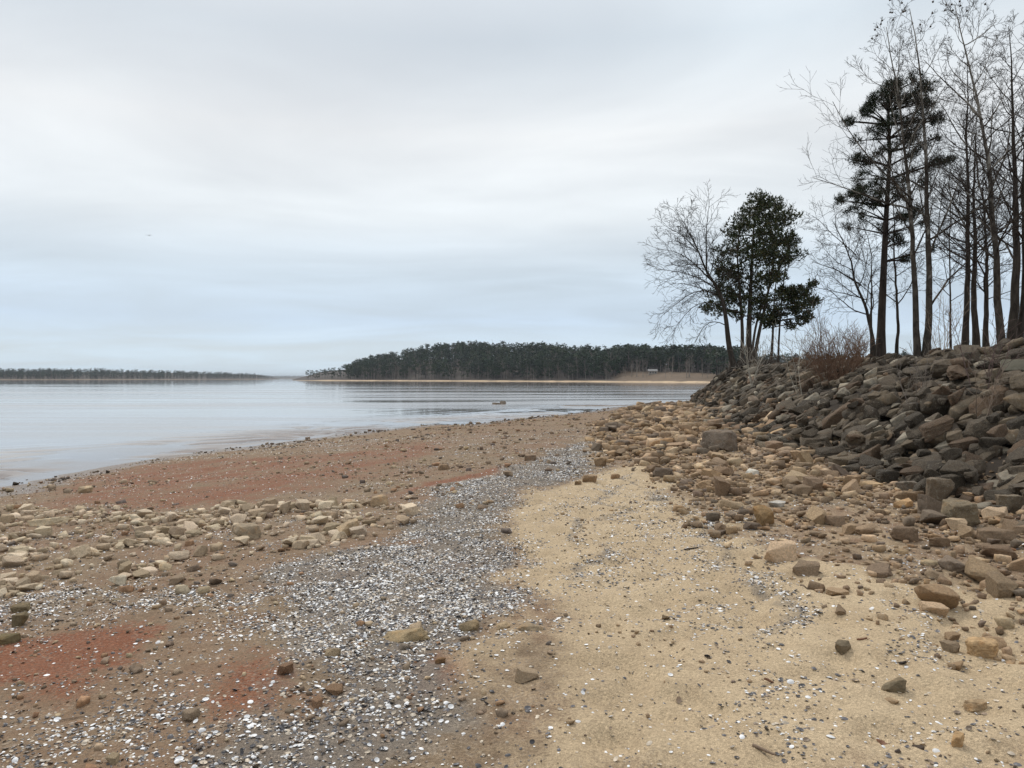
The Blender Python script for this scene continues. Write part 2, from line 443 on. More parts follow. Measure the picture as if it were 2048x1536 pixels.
# ground
def ground_mat():
    m, n, l, bs = new_mat('beach_ground')
    tc = n.new('ShaderNodeTexCoord'); P = tc.outputs['Object']
    za = n.new('ShaderNodeVertexColor'); za.layer_name = 'zone_a'
    zb = n.new('ShaderNodeVertexColor'); zb.layer_name = 'zone_b'
    sa = n.new('ShaderNodeSeparateColor'); l.new(za.outputs[0], sa.inputs[0])
    sb = n.new('ShaderNodeSeparateColor'); l.new(zb.outputs[0], sb.inputs[0])
    big = noise_node(n, l, P, .9, 5, .6, .3)
    mid = noise_node(n, l, P, 6, 6, .65, .2)
    fin = noise_node(n, l, P, 60, 4, .7)
    grn = noise_node(n, l, P, 320, 2, .6)
    def zone(v, lo=.38, hi=.62, w=.9, wf=.35):
        t = mathn(n, l, 'ADD', v, mathn(n, l, 'MULTIPLY', mathn(n, l, 'SUBTRACT', mid, .5), w))
        t = mathn(n, l, 'ADD', t, mathn(n, l, 'MULTIPLY', mathn(n, l, 'SUBTRACT', fin, .5), wf))
        return mrange(n, l, t, lo, hi, 0, 1, True)
    mud = mixc(n, l, mrange(n, l, mid, .3, .7), (.160, .112, .070), (.262, .190, .120))
    mud = mixc(n, l, mrange(n, l, big, .42, .62, 0, .75), mud, (.20, .118, .072))
    red = mixc(n, l, mrange(n, l, fin, .3, .7), (.148, .050, .024), (.235, .098, .050))
    sand = mixc(n, l, mrange(n, l, big, .3, .7), (.39, .295, .185), (.475, .37, .24))
    sand = mixc(n, l, mrange(n, l, mid, .48, .74, 0, .5), sand, (.285, .205, .125))
    grit = mixc(n, l, mrange(n, l, grn, .35, .65), (.09, .08, .072), (.22, .19, .155))
    col = mixc(n, l, zone(sa.outputs[1], .22, .82, 1.7, .9), mud, red)
    col = mixc(n, l, zone(sa.outputs[0], .10, .92, 1.1), col, sand)
    col = mixc(n, l, mathn(n, l, 'MULTIPLY', zone(sa.outputs[2], .35, .8), .85), col, grit)
    # grit too fine to lay out grain by grain
    vo = n.new('ShaderNodeTexVoronoi'); vo.inputs['Scale'].default_value = 75; l.new(P, vo.inputs['Vector'])
    vs2 = n.new('ShaderNodeSeparateColor'); l.new(vo.outputs['Color'], vs2.inputs[0])
    peb = mrange(n, l, vs2.outputs[0], .45, 1.0, .0, 1.0)
    pcol = mixc(n, l, vs2.outputs[1], (.07, .055, .045), (.40, .33, .25))
    pfac = mathn(n, l, 'MULTIPLY', peb, mrange(n, l, sa.outputs[0], .3, .95, .62, .12))
    pfac = mathn(n, l, 'MULTIPLY', pfac, mrange(n, l, mid, .38, .6, .15, 1))
    col = mixc(n, l, pfac, col, pcol)
    # leaf litter and soil on the bank
    lit = mixc(n, l, mrange(n, l, fin, .35, .65), (.055, .036, .024), (.20, .105, .055))
    col = mixc(n, l, zone(sb.outputs[1], .4, .6, .3), col, (.035, .027, .02))
    col = mixc(n, l, zone(sb.outputs[2], .4, .6, .5), col, lit)
    # fine grains of many colours
    g = mathn(n, l, 'MULTIPLY', mrange(n, l, grn, .3, .7, .5, 1.5), mrange(n, l, fin, .25, .75, .62, 1.38))
    sc = n.new('ShaderNodeVectorMath'); sc.operation = 'SCALE'; l.new(col, sc.inputs[0]); l.new(g, sc.inputs['Scale'])
    col = sc.outputs[0]
    # wet margin
    wet = mrange(n, l, mathn(n, l, 'ADD', sb.outputs[0], mathn(n, l, 'MULTIPLY', mathn(n, l, 'SUBTRACT', mid, .5), .5)), .3, .8, 0, 1, True)
    col = mixc(n, l, wet, col, mixc(n, l, 1.0, col, (.52, .48, .45), 'MULTIPLY'))
    l.new(col, bs.inputs['Base Color'])
    l.new(mrange(n, l, wet, 0, 1, .95, .38), bs.inputs['Roughness'])
    bs.inputs['Specular IOR Level'].default_value = .25
    h = mathn(n, l, 'ADD', mathn(n, l, 'MULTIPLY', fin, .6), mathn(n, l, 'MULTIPLY', grn, .25))
    h = mathn(n, l, 'ADD', h, mathn(n, l, 'MULTIPLY', mid, 1.2))
    h = mathn(n, l, 'SUBTRACT', h, mathn(n, l, 'MULTIPLY', vo.outputs['Distance'], .55))
    bump(n, l, bs, h, .55, .018)
    return m
M_GROUND = ground_mat()

# ------------------------------------------------------------------ ground sheet
def axis(fine, lim, step, g):
    a = [0.0]
    while a[-1] < lim:
        a.append(a[-1] + max(step, g * (a[-1] - fine)))
    return np.array(a)
xp = axis(4.2, 130, .04, .035)
gx = np.concatenate([-xp[:0:-1], xp])
gx = gx[gx > -60]
gy = [1.2]
while gy[-1] < 95: gy.append(gy[-1] + .0125 * gy[-1])
gy = np.concatenate([np.array([-55, -40, -28, -18, -12, -8, -5, -3, -1.5, -.5, .3, .8]), np.array(gy)])
GX, GY = np.meshgrid(gx, gy)
PG = xy(GX, GY).reshape(-1, 2)
def masks(P):
    d = shore_d(P); e = bank_e(P)
    wob = (fbm(P * .9, 4, 31) - .5)
    Pw = P + np.stack([(fbm(P * 1.3, 3, 41) - .5), (fbm(P * 1.3 + 50, 3, 43) - .5)], -1) * 1.1
    sand = np.maximum(soft(Pw, Z_SAND, .42), .36 * soft(Pw, Z_APRON, .5))
    sand = np.maximum(sand, .9 * soft(Pw, Z_APRON2, .4))
    sand = np.maximum(sand, .50 * soft(Pw, Z_GRIT, .35))
    sand = np.maximum(sand, .55 * soft(Pw, Z_TRACK, .5))
    # long streaks that follow the shore
    al = P @ np.array([.39, .92]); ac = P @ np.array([.92, -.39])
    stk = fbm(np.column_stack([al * .5, ac * 2.6]), 4, 47) - .5
    sand = np.clip(sand + stk * .5 * (sand > .02) * (sand < .98), 0, 1)
    red = 0
    for kz, z in enumerate(Z_RED): red = np.maximum(red, (.52 if kz == 0 else .78) * soft(P + (Pw - P) * (.9 if kz == 0 else .5), z, 1.1 if kz == 0 else .28))
    red = np.clip(red * (.55 + 1.1 * (stk + .5)) + (fbm(P * 2.2, 4, 49) - .5) * .5 * (red > .05), 0, 1)
    shell = np.maximum.reduce([soft(Pw, Z_SHELL, .5), .30 * soft(Pw, Z_SHELL2, .4), .62 * soft(Pw, Z_RUT_A, .14), .62 * soft(Pw, Z_RUT_B, .16), .35 * soft(Pw, Z_SHELL3, .3), .45 * soft(Pw, Z_SHELL4, .3)])
    wet = 1 - sst(.4, 2.1, d + wob * 1.6)
    bank = sst(-.6, .5, e + wob)
    w = np.interp(P[:, 1], [0, 30, 50], [7.0, 5.8, 3.4])
    lit = sst(w * .9, w * 1.25, e + wob)
    return dict(d=d, e=e, sand=sand, red=red, shell=shell, wet=wet, bank=bank, lit=lit)
MK = masks(PG)
def relief(P, mk):
    s = mk['sand']
    big = (fbm(P * .45, 3, 3) - .5) * .10
    mid = (fbm(P * 2.3, 3, 5) - .5) * .045
    foot = np.minimum(fbm(P * 4.5, 2, 9), .5) - .42                 # scuffs and old footprints pressed into the sand
    fine = (fbm(P * 14, 2, 11) - .5) * .012
    q = np.clip(mk['d'] / 3, .12, 1)
    return (big + mid + fine * 1.0 + s * foot * .19) * q + mk['bank'] * (fbm(P * 1.7, 3, 21) - .5) * .25
HZ = ground0(PG[:, 0], PG[:, 1]) + relief(PG, MK)
def ground(P):
    P = np.atleast_2d(np.asarray(P, float))
    mk = masks(P)
    return ground0(P[:, 0], P[:, 1]) + relief(P, mk)
# fast lookup on the sheet itself, so that things rest on what is really there
HG = HZ.reshape(GX.shape)
def gz(P):
    P = np.atleast_2d(np.asarray(P, float))
    i = np.clip(np.searchsorted(gx, P[:, 0]) - 1, 0, len(gx) - 2); j = np.clip(np.searchsorted(gy, P[:, 1]) - 1, 0, len(gy) - 2)
    u = np.clip((P[:, 0] - gx[i]) / (gx[i + 1] - gx[i]), 0, 1); v = np.clip((P[:, 1] - gy[j]) / (gy[j + 1] - gy[j]), 0, 1)
    return (HG[j, i] * (1 - u) + HG[j, i + 1] * u) * (1 - v) + (HG[j + 1, i] * (1 - u) + HG[j + 1, i + 1] * u) * v
def gmask(name):
    A = MK[name].reshape(GX.shape)
    def f(P):
        i = np.clip(np.searchsorted(gx, P[:, 0]) - 1, 0, len(gx) - 2); j = np.clip(np.searchsorted(gy, P[:, 1]) - 1, 0, len(gy) - 2)
        return A[j, i]
    return f
m_sand, m_red, m_shell, m_d, m_e = (gmask(k) for k in ('sand', 'red', 'shell', 'd', 'e'))
nx, ny = len(gx), len(gy)
ii = (np.arange(ny - 1)[:, None] * nx + np.arange(nx - 1)[None]).ravel()
quads = np.stack([ii, ii + 1, ii + nx + 1, ii + nx], -1)
za = np.stack([MK['sand'], MK['red'], MK['shell']], -1); zb_ = np.stack([MK['wet'], MK['bank'], MK['lit']], -1)
obj('ground', mesh_from('ground', np.column_stack([PG, HZ]), quads, [M_GROUND], True, {'zone_a': za, 'zone_b': zb_}), kind='structure')

# ------------------------------------------------------------------ water
def water_mat():
    m, n, l, bs = new_mat('lake_water')
    tc = n.new('ShaderNodeTexCoord')
    mp = n.new('ShaderNodeMapping'); mp.inputs['Scale'].default_value = (.45, 1, 1); l.new(tc.outputs['Object'], mp.inputs[0])
    mp2 = n.new('ShaderNodeMapping'); mp2.inputs['Scale'].default_value = (.012, .03, 1); l.new(tc.outputs['Object'], mp2.inputs[0])
    a = noise_node(n, l, mp.outputs[0], 1.1, 3, .55, .2)
    b = noise_node(n, l, mp.outputs[0], .22, 3, .5, .3)
    pat = mrange(n, l, noise_node(n, l, mp2.outputs[0], 1.0, 3, .5, .5), .38, .66, .12, 1)
    h = mathn(n, l, 'ADD', mathn(n, l, 'MULTIPLY', a, .35), b)
    h = mathn(n, l, 'MULTIPLY', h, pat)
    wc = n.new('ShaderNodeVertexColor'); wc.layer_name = 'tint'; l.new(wc.outputs[0], bs.inputs['Base Color'])      # stirred mud near the shore
    mp3 = n.new('ShaderNodeMapping'); mp3.inputs['Scale'].default_value = (.014, .11, 1); l.new(tc.outputs['Object'], mp3.inputs[0])
    rgh = mrange(n, l, noise_node(n, l, mp3.outputs[0], 1.0, 4, .6, .6), .40, .60, .05, .20)
    sy = n.new('ShaderNodeSeparateXYZ'); l.new(tc.outputs['Object'], sy.inputs[0])
    l.new(mathn(n, l, 'MULTIPLY', rgh, mrange(n, l, sy.outputs[1], 110, 330, 1, .22)), bs.inputs['Roughness'])
    bs.inputs['IOR'].default_value = 2.0
    bump(n, l, bs, h, .32, .09)
    return m
M_WATER = water_mat()
wx = axis(10, 9000, .24, .06)
wx = np.concatenate([-axis(20, 9000, .24, .06)[:0:-1], wx])
wy = [8.0]
while wy[-1] < 12000: wy.append(wy[-1] + max(.12, .0075 * wy[-1] if wy[-1] < 66 else .05 * wy[-1]))
wy = np.concatenate([[-3000, -500, -100, -30, -8, 2], np.array(wy)])
WX, WY = np.meshgrid(wx, wy)
PW = xy(WX, WY).reshape(-1, 2)
near = (np.abs(PW[:, 0]) < 60) & (PW[:, 1] > 5) & (PW[:, 1] < 80)
wz = np.zeros(len(PW))
Pn = PW[near]
dn = shore_d(Pn)
dd = dn + (fbm(Pn * .16, 2, 71) - .5) * 3.0
brk = sst(.33, .50, fbm(Pn * np.array([.42, .22]), 3, 77)) * sst(-8, -1.0, dn) * (1 - sst(-.3, .0, dn) * .6)
ph = (Pn @ np.array([.62, -.78]) + (fbm(Pn * .22, 2, 73) - .5) * 5.0) * 5.6
wz[near] = .095 * brk * (np.sin(ph) + .35 * np.sin(2 * ph + .8)) * .8 + .0022 * np.sin(dd * 2.2 + 1) * sst(-25, -5, dn)
wcol = np.tile(np.array([[.25, .23, .215]]), (len(PW), 1))
mt = sst(-7, -.5, dn)[:, None]
wcol[near] = wcol[near] * (1 - mt) + np.array([.125, .08, .052]) * mt
wi = (np.arange(len(wy) - 1)[:, None] * len(wx) + np.arange(len(wx) - 1)[None]).ravel()
obj('water', mesh_from('water', np.column_stack([PW, wz]), np.stack([wi, wi + 1, wi + len(wx) + 1, wi + len(wx)], -1), [M_WATER], True, wcol), kind='structure')

# ------------------------------------------------------------------ rock shapes
def ico(sub):
    bm = bmesh.new(); bmesh.ops.create_icosphere(bm, subdivisions=sub, radius=1)
    v = np.array([x.co[:] for x in bm.verts]); f = np.array([[q.index for q in x.verts] for x in bm.faces]); bm.free()
    return v / np.linalg.norm(v, axis=1)[:, None], f
ICO = {k: ico(k) for k in (1, 2, 3, 4, 5)}
def rock_shape(seed, sub, ext=(1, .75, .5), planes=11, rnd=.035, rough=.05):
    r = np.random.default_rng(seed)
    d, f = ICO[sub]
    nrm = r.normal(size=(planes, 3)); nrm /= np.linalg.norm(nrm, axis=1)[:, None]
    nrm = np.concatenate([nrm, [[0, 0, 1], [0, 0, -1.]] + r.normal(size=(2, 3)) * .18])
    off = r.uniform(.55, .95, len(nrm)); off[-2:] = r.uniform(.5, .7, 2)
    dots = d @ nrm.T
    rad = np.where(dots > .05, off / np.maximum(dots, .05), 9)
    k = rnd
    rad = -k * np.log(np.exp(-np.minimum(rad, 2.2) / k).sum(1))        # soft minimum: worn edges
    rad = np.clip(rad, .3, 1.5)
    if rough > 0:
        rad = rad * (1 + rough * 2 * (fbm(d * 2.2 + seed, 3, seed) - .5) + rough * .8 * (fbm(d * 7 + seed, 2, seed + 9) - .5))
    v = d * rad[:, None]
    lo, hi = v.min(0), v.max(0)
    v = (v - (lo + hi) / 2) / ((hi - lo) / 2) * np.array(ext)
    return v, f

def hull_shape(seed, ext=(1, .75, .5), npts=12, bevel=0.0, cuts=0, rough=0.0):
    """broken stone: hull of scattered points, edges worn by a small bevel, faces roughened"""
    r = np.random.default_rng(seed)
    p = r.normal(size=(npts, 3)); p /= np.linalg.norm(p, axis=1)[:, None]
    p = np.sign(p) * np.abs(p) ** .7
    p *= r.uniform(.72, 1.0, (npts, 1))
    p[:, 2] = np.clip(p[:, 2], -r.uniform(.45, .7), r.uniform(.45, .7))
    lo, hi = p.min(0), p.max(0); p = (p - (lo + hi) / 2) / ((hi - lo) / 2)
    bm = bmesh.new()
    for q in p: bm.verts.new(q)
    res = bmesh.ops.convex_hull(bm, input=bm.verts[:])
    bmesh.ops.delete(bm, geom=list({g for g in res['geom_interior'] + res['geom_unused'] if isinstance(g, bmesh.types.BMVert)}), context='VERTS')
    if bevel > 0:
        bmesh.ops.dissolve_limit(bm, angle_limit=R(9), verts=bm.verts[:], edges=bm.edges[:])
        bmesh.ops.bevel(bm, geom=bm.edges[:], offset=bevel, segments=1, affect='EDGES', clamp_overlap=True)
    bmesh.ops.triangulate(bm, faces=bm.faces[:])
    for _ in range(cuts):
        lng = [e for e in bm.edges if e.calc_length() > .22]
        if lng: bmesh.ops.subdivide_edges(bm, edges=lng, cuts=1, use_grid_fill=False)
        bmesh.ops.triangulate(bm, faces=bm.faces[:])
    bm.verts.index_update()
    v = np.array([x.co[:] for x in bm.verts]); f = np.array([[q.index for q in x.verts] for x in bm.faces]); bm.free()
    if rough > 0:
        v = v * (1 + rough * 2 * (fbm(v * 1.8 + seed, 3, seed) - .5) + rough * 1.2 * (fbm(v * 6 + seed, 2, seed + 9) - .5))[:, None]
    return v * np.array(ext), f
def basis_mats(n, yaw, tilt, tilt_az):
    A = rotz(yaw)
    ax = np.stack([np.cos(tilt_az), np.sin(tilt_az), np.zeros(n)], -1)
    return rot_axis(ax, tilt) @ A
def join_instances(name, shapes, idx, pos, rot, scale, cols, mat, smooth=False, jit=0):
    A = Acc()
    for k, (v, f) in enumerate(shapes):
        s = np.where(idx == k)[0]
        if len(s) == 0: continue
        vv = np.einsum('nij,nvj->nvi', rot[s], v[None] * scale[s][:, None, None]) + pos[s][:, None]
        ff = (f[None] + (np.arange(len(s)) * len(v))[:, None, None]).reshape(-1, f.shape[1])
        cc = np.repeat(cols[s], len(v), 0)
        A.add(vv.reshape(-1, 3), ff, cc)
    return A.mesh(name, [mat], smooth)

# ------------------------------------------------------------------ named stones
HERO = []
def tuple_rot(m):
    return Matrix(m.tolist()).to_euler()
def hero_stone(name, px, py, wpx, ext, col, label, cat='stone', yaw=0., tilt=0., az=0., sink=.25, mat=None, seed=0, planes=11, sub=4, rough=.06, group=None, on=None):
    """px,py: where the middle of its foot meets the ground in the photo; wpx: its width there"""
    p = hit(px, py) if on is None else on
    size = wpx * p[1] / F / 2
    v, f = hull_shape(900 + seed, ext, 10 + planes, .07, 4, rough * 1.3)
    me = mesh_from(name, v * size, f, [mat or M_STONE], True, sharp=28)
    rm = basis_mats(1, np.array([yaw]), np.array([tilt]), np.array([az]))[0]
    zmin = (v * size @ rm.T)[:, 2].min(); zmax = (v * size @ rm.T)[:, 2].max()
    g = gz([[p[0], p[1] + size * .4]])[0]
    o = obj(name, me, label=label, cat=cat, group=group, loc=(p[0], p[1] + size * .4, g - zmin - sink * (zmax - zmin)))
    o.rotation_euler = tuple_rot(rm)
    o.color = (*col, 1)
    HERO.append((p[0], p[1] + size * .4, size))
    return o
TAN, OCH, BRN, DRK, PAL = (.40, .30, .19), (.36, .23, .12), (.22, .155, .10), (.125, .095, .068), (.50, .41, .28)
hero_stone('boulder', 1450, 905, 74, (1, .8, .62), (.15, .115, .085), 'broad dark brown boulder lying free at the foot of the rock bank', 'boulder', .2, .12, 1.0, .15, M_RIP, 1, rough=.08)
hero_stone('slab_stone', 1326, 894, 54, (1, .5, .33), (.34, .21, .11), 'long ochre slab stone lying alone on the rubble beside the track', 'stone', .15, -.18, 1.5, .2, None, 2)
hero_stone('boulder', 486, 1082, 62, (1, .8, .56), (.30, .235, .16), 'rounded grey brown boulder, biggest among the pale stones', 'boulder', .1, .05, 0, .15, None, 3, planes=16)
hero_stone('slab_stone', 88, 1050, 76, (1, .45, .22), PAL, 'long pale flat slab on the left of the pale stones', 'stone', .25, -.1, 1.5, .25, None, 4)
hero_stone('slab_stone', 808, 1290, 92, (1, .55, .26), (.30, .225, .13), 'flat long brown stone half buried among the shells', 'stone', .28, -.15, 1.4, .4, None, 5)
hero_stone('stone', 937, 1262, 44, (1, .9, .5), (.26, .195, .115), 'round brown stone sunk in coarse sand right of the long flat stone', 'stone', .1, 0, 0, .35, None, 6, planes=16)
hero_stone('stone', 1007, 1268, 32, (1, .6, .4), (.38, .28, .17), 'small angular tan stone between two half buried stones', 'stone', .5, .2, 0, .25, None, 7)
hero_stone('stone', 1062, 1274, 54, (1, .7, .25), (.31, .235, .15), 'flat tan stone sunk nearly flush with the sand', 'stone', -.3, 0, 0, .45, None, 8)
hero_stone('stone', 808, 1304, 24, (1, .8, .6), (.21, .17, .13), 'small grey stone just below the long flat brown stone', 'stone', .2, 0, 0, .25, None, 9)
hero_stone('stone', 880, 1334, 24, (1, .75, .6), (.19, .11, .055), 'small rust brown stone at the right edge of the shells', 'stone', .2, 0, 0, .25, None, 10)
hero_stone('stone', 1687, 1312, 32, (1, .8, .7), (.16, .125, .08), 'dark rounded stone alone on the sand, farther of two', 'stone', .6, .2, 0, .2, None, 11)
hero_stone('stone', 1792, 1383, 46, (1, .75, .62), (.17, .135, .085), 'dark speckled stone alone on the sand, nearer of two', 'stone', -.4, .2, 0, .22, None, 12)
hero_stone('stone', 1787, 1402, 28, (1, .7, .4), (.30, .21, .125), 'small tan brown stone touching the near dark stone', 'stone', .1, 0, 0, .35, None, 13)
hero_stone('stone', 1958, 1420, 46, (1, .6, .4), (.36, .255, .15), 'crumbly ochre stone on bare sand below the ochre heap', 'stone', .2, .1, 0, .25, None, 14, rough=.12)
hero_stone('stone', 1918, 1502, 42, (1, .7, .62), (.36, .235, .12), 'ochre stone near the bottom right corner', 'stone', .4, .1, 0, .2, None, 15, rough=.1)
hero_stone('stone', 1970, 1312, 62, (1, .75, .62), (.40, .27, .145), 'big ochre block, largest of the heap at the right edge', 'stone', -.2, .1, 0, .12, None, 16, rough=.1)
hero_stone('stone', 1505, 958, 32, (1, .7, .6), (.56, .53, .46), 'whitish stone among the ochre rubble', 'stone', .7, .2, 0, .15, None, 17)
hero_stone('slab_stone', 1556, 1014, 36, (1, .7, .32), (.46, .44, .40), 'pale grey flat stone among the ochre rubble', 'stone', -.2, .15, 0, .2, None, 18)
hero_stone('boulder', 1532, 1054, 46, (1, .85, .85), (.24, .155, .075), 'upright rusty ochre boulder at the lower edge of the rubble', 'boulder', .3, .1, 0, .12, None, 19, rough=.1)
hero_stone('boulder', 1884, 1004, 56, (1, .8, .9), (.145, .11, .075), 'dark pointed boulder in front of the rock bank', 'boulder', .3, .05, 0, .1, M_RIP, 20, 8)
hero_stone('boulder', 1920, 1050, 68, (1, .9, .72), (.175, .135, .085), 'dark round block boulder in front of the pointed one', 'boulder', .2, .05, 0, .1, M_RIP, 21, 15, rough=.08)
hero_stone('slab_stone', 1822, 982, 48, (1, .6, .42), (.16, .13, .10), 'dark brick shaped stone left of the pointed boulder', 'stone', .15, .1, 1, .15, M_RIP, 22, 7)
hero_stone('slab_stone', 1742, 978, 50, (1, .55, .25), (.44, .31, .18), 'thin light orange slab left of the dark brick shaped stone', 'stone', -.1, .12, 0, .2, None, 23)
hero_stone('slab_stone', 1812, 1016, 42, (1, .6, .4), (.42, .27, .14), 'orange angular stone below the dark brick shaped stone', 'stone', .35, -.12, 1.5, .15, None, 24)
hero_stone('boulder', 2030, 1030, 64, (1, .7, .7), (.16, .125, .085), 'dark boulder cut by the right edge beside the round block', 'boulder', .4, 0, 0, .15, M_RIP, 25)
hero_stone('stone', 37, 1254, 32, (1, .8, .85), (.15, .115, .065), 'dark olive brown stone at the left edge, upright one', 'stone', .3, .1, 0, .15, None, 26, 8)
hero_stone('stone', 14, 1292, 40, (1, .6, .55), (.16, .125, .065), 'dark olive brown stone cut by the left edge', 'stone', .4, .1, 0, .2, None, 27, 8)
hero_stone('stone', 40, 1226, 36, (1, .7, .45), (.17, .13, .075), 'dark olive low stone touching the upright one behind', 'stone', .1, .1, 0, .2, None, 28)
hero_stone('stone', 232, 1174, 38, (1, .6, .55), (.50, .43, .32), 'pale squarish stone standing below the pale stones', 'stone', -.2, .15, 0, .15, None, 29, 8)
hero_stone('stone', 364, 1192, 30, (1, .7, .7), (.40, .33, .23), 'lone tan stone on the brown ground below the pale stones', 'stone', .1, .1, 0, .2, None, 30, 9)
hero_stone('boulder', 695, 1070, 48, (1, .7, .6), TAN, 'lumpy tan boulder at the right end of the pale stones', 'boulder', .6, .15, 0, .15, None, 31, rough=.1)
hero_stone('stone', 757, 1010, 38, (1, .75, .62), (.35, .255, .16), 'tan block stone above the right end of the pale stones', 'stone', .2, .1, 0, .15, None, 32, 8)
hero_stone('stone', 168, 988, 26, (1, .75, .6), (.44, .34, .22), 'pale pointed stone alone on the red clay near the water', 'stone', .2, .1, 0, .2, None, 33, 8)
hero_stone('stone', 888, 938, 26, (1, .7, .5), (.25, .175, .11), 'brown stone alone on the gravel in the middle', 'stone', .2, .1, 0, .2, None, 34)
hero_stone('stone', 1061, 920, 24, (1, .75, .62), (.22, .155, .105), 'brown stone at the far end of the shell strip', 'stone', .2, .1, 0, .2, None, 35)
hero_stone('stone', 1016, 956, 22, (1, .75, .62), (.26, .19, .13), 'brown block stone left of the sand head', 'stone', .2, .1, 0, .2, None, 36, 8)
hero_stone('stone', 1205, 936, 30, (1, .75, .65), (.25, .17, .10), 'brown block at the head of the sand track', 'stone', .5, .1, 0, .15, None, 37, 8)
hero_stone('stone', 1180, 966, 32, (1, .6, .5), (.27, .18, .105), 'brown flat stone lying on the sand below the brown block', 'stone', .1, .1, 0, .2, None, 38)
hero_stone('stone', 1156, 970, 15, (1, .8, .6), (.24, .16, .09), 'small brown stone left of the flat stone on the sand', 'stone', .1, .1, 0, .2, None, 39)
hero_stone('stone', 1231, 958, 20, (1, .8, .6), (.27, .175, .10), 'small rust stone right of the flat stone on the sand', 'stone', .1, .1, 0, .2, None, 40)
hero_stone('boulder', 108, 943, 16, (1, .7, .5), (.06, .05, .042), 'dark wet stone standing in the shallows at the left', 'boulder', .2, .1, 0, .3, None, 41)
# outcrop in the lake
for k, (px, py, w, nm, lb) in enumerate([(1006, 808, 14, 'boulder', 'low brown rock in the lake, taller right hump'), (992, 808.5, 17, 'boulder', 'low brown rock in the lake, flat left half')]):
    p = at_z(px, py)
    hero_stone(nm, px, py, w, (1, .7, .42 if k == 0 else .26), (.13, .10, .075), lb, 'rock', .1, .05, 0, .12, M_RIP, 50 + k, on=np.array([p[0], p[1], -.02]))
    bpy.context.view_layer.update()
    o = C.objects[-1]; o.location.z = .10 if k == 0 else .04

_p = at_y(2002, 742, 14.6)
HERO += [(15.6, 52.9, .7), (16.6, 52.9, .7), (16.1, 53.9, 1.0), (_p[0] + .7, _p[1] - .3, .5), (_p[0] + 1.6, _p[1] - .2, .6), (_p[0] + .9, _p[1] + .9, .6), (_p[0] + 2.2, _p[1] + 1, .8)]
# ------------------------------------------------------------------ the rock bank: stones dropped one after another on a height map
hx0, hy0, hs = 4.0, 2.0, .08
hnx, hny = int(22 / hs), int(62 / hs)
HXg, HYg = np.meshgrid(hx0 + np.arange(hnx) * hs, hy0 + np.arange(hny) * hs)
PH = np.column_stack([HXg.ravel(), HYg.ravel()])
HM = gz(PH).reshape(hny, hnx)
EM = m_e(PH).reshape(hny, hnx)
def slope_at(x, y):
    a = gz(np.array([[x + .5, y], [x - .5, y], [x, y + .5], [x, y - .5]]))
    return np.array([-(a[0] - a[1]), -(a[2] - a[3]), 1.0])
RIP_SHAPES = []
for k in range(22):
    r_ = np.random.default_rng(300 + k)
    ex = (1, r_.uniform(.5, .85), r_.uniform(.24, .55))
    RIP_SHAPES.append((300 + k, ex, int(r_.integers(5, 10)), r_.uniform(.07, .13)))
rip = []        # x,y,z,size,shape,rot,col
def visible(x, y, m=.72):
    return abs(x) < m * y + .8
def drop(x, y, size, shp, yaw, tilt, az, col, embed=.72):
    ex = RIP_SHAPES[shp][1]
    nrm = slope_at(x, y); nrm /= np.linalg.norm(nrm)
    q = Vector((0, 0, 1)).rotation_difference(Vector(nrm)).to_matrix()
    rm = np.array(q) @ basis_mats(1, np.array([yaw]), np.array([tilt]), np.array([az]))[0]
    i0 = int((x - size - hx0) / hs); i1 = int((x + size - hx0) / hs) + 2
    j0 = int((y - size - hy0) / hs); j1 = int((y + size - hy0) / hs) + 2
    if i0 < 0 or j0 < 0 or i1 >= hnx or j1 >= hny: return None
    X = HXg[j0:j1, i0:i1] - x; Y = HYg[j0:j1, i0:i1] - y
    # ellipsoid of the stone, turned: upper and lower height over each cell
    A = rm @ np.diag(1 / (np.array(ex) * size * .93) ** 2) @ rm.T
    a = A[2, 2]; b = 2 * (A[0, 2] * X + A[1, 2] * Y); c = A[0, 0] * X ** 2 + 2 * A[0, 1] * X * Y + A[1, 1] * Y ** 2 - 1
    disc = b * b - 4 * a * c
    m = disc > 0
    if m.sum() < 3: return None
    sq = np.sqrt(np.maximum(disc, 0))
    up = (-b + sq) / (2 * a); lo = (-b - sq) / (2 * a)
    H = HM[j0:j1, i0:i1]
    z = np.quantile((H - lo)[m], embed)
    HM[j0:j1, i0:i1] = np.where(m, np.maximum(H, z + up * .95), H)
    return z, rm
def rip_col(e):
    t = rng.random()
    base = np.array([.072, .055, .038]) * rng.uniform(.55, 1.5)
    if t < .10: base = np.array([.27, .235, .18]) * rng.uniform(.8, 1.2)
    elif t < .26: base = np.array([.15, .115, .077]) * rng.uniform(.8, 1.2)
    elif t < .36: base = np.array([.105, .068, .042]) * rng.uniform(.8, 1.2)
    return base * .86
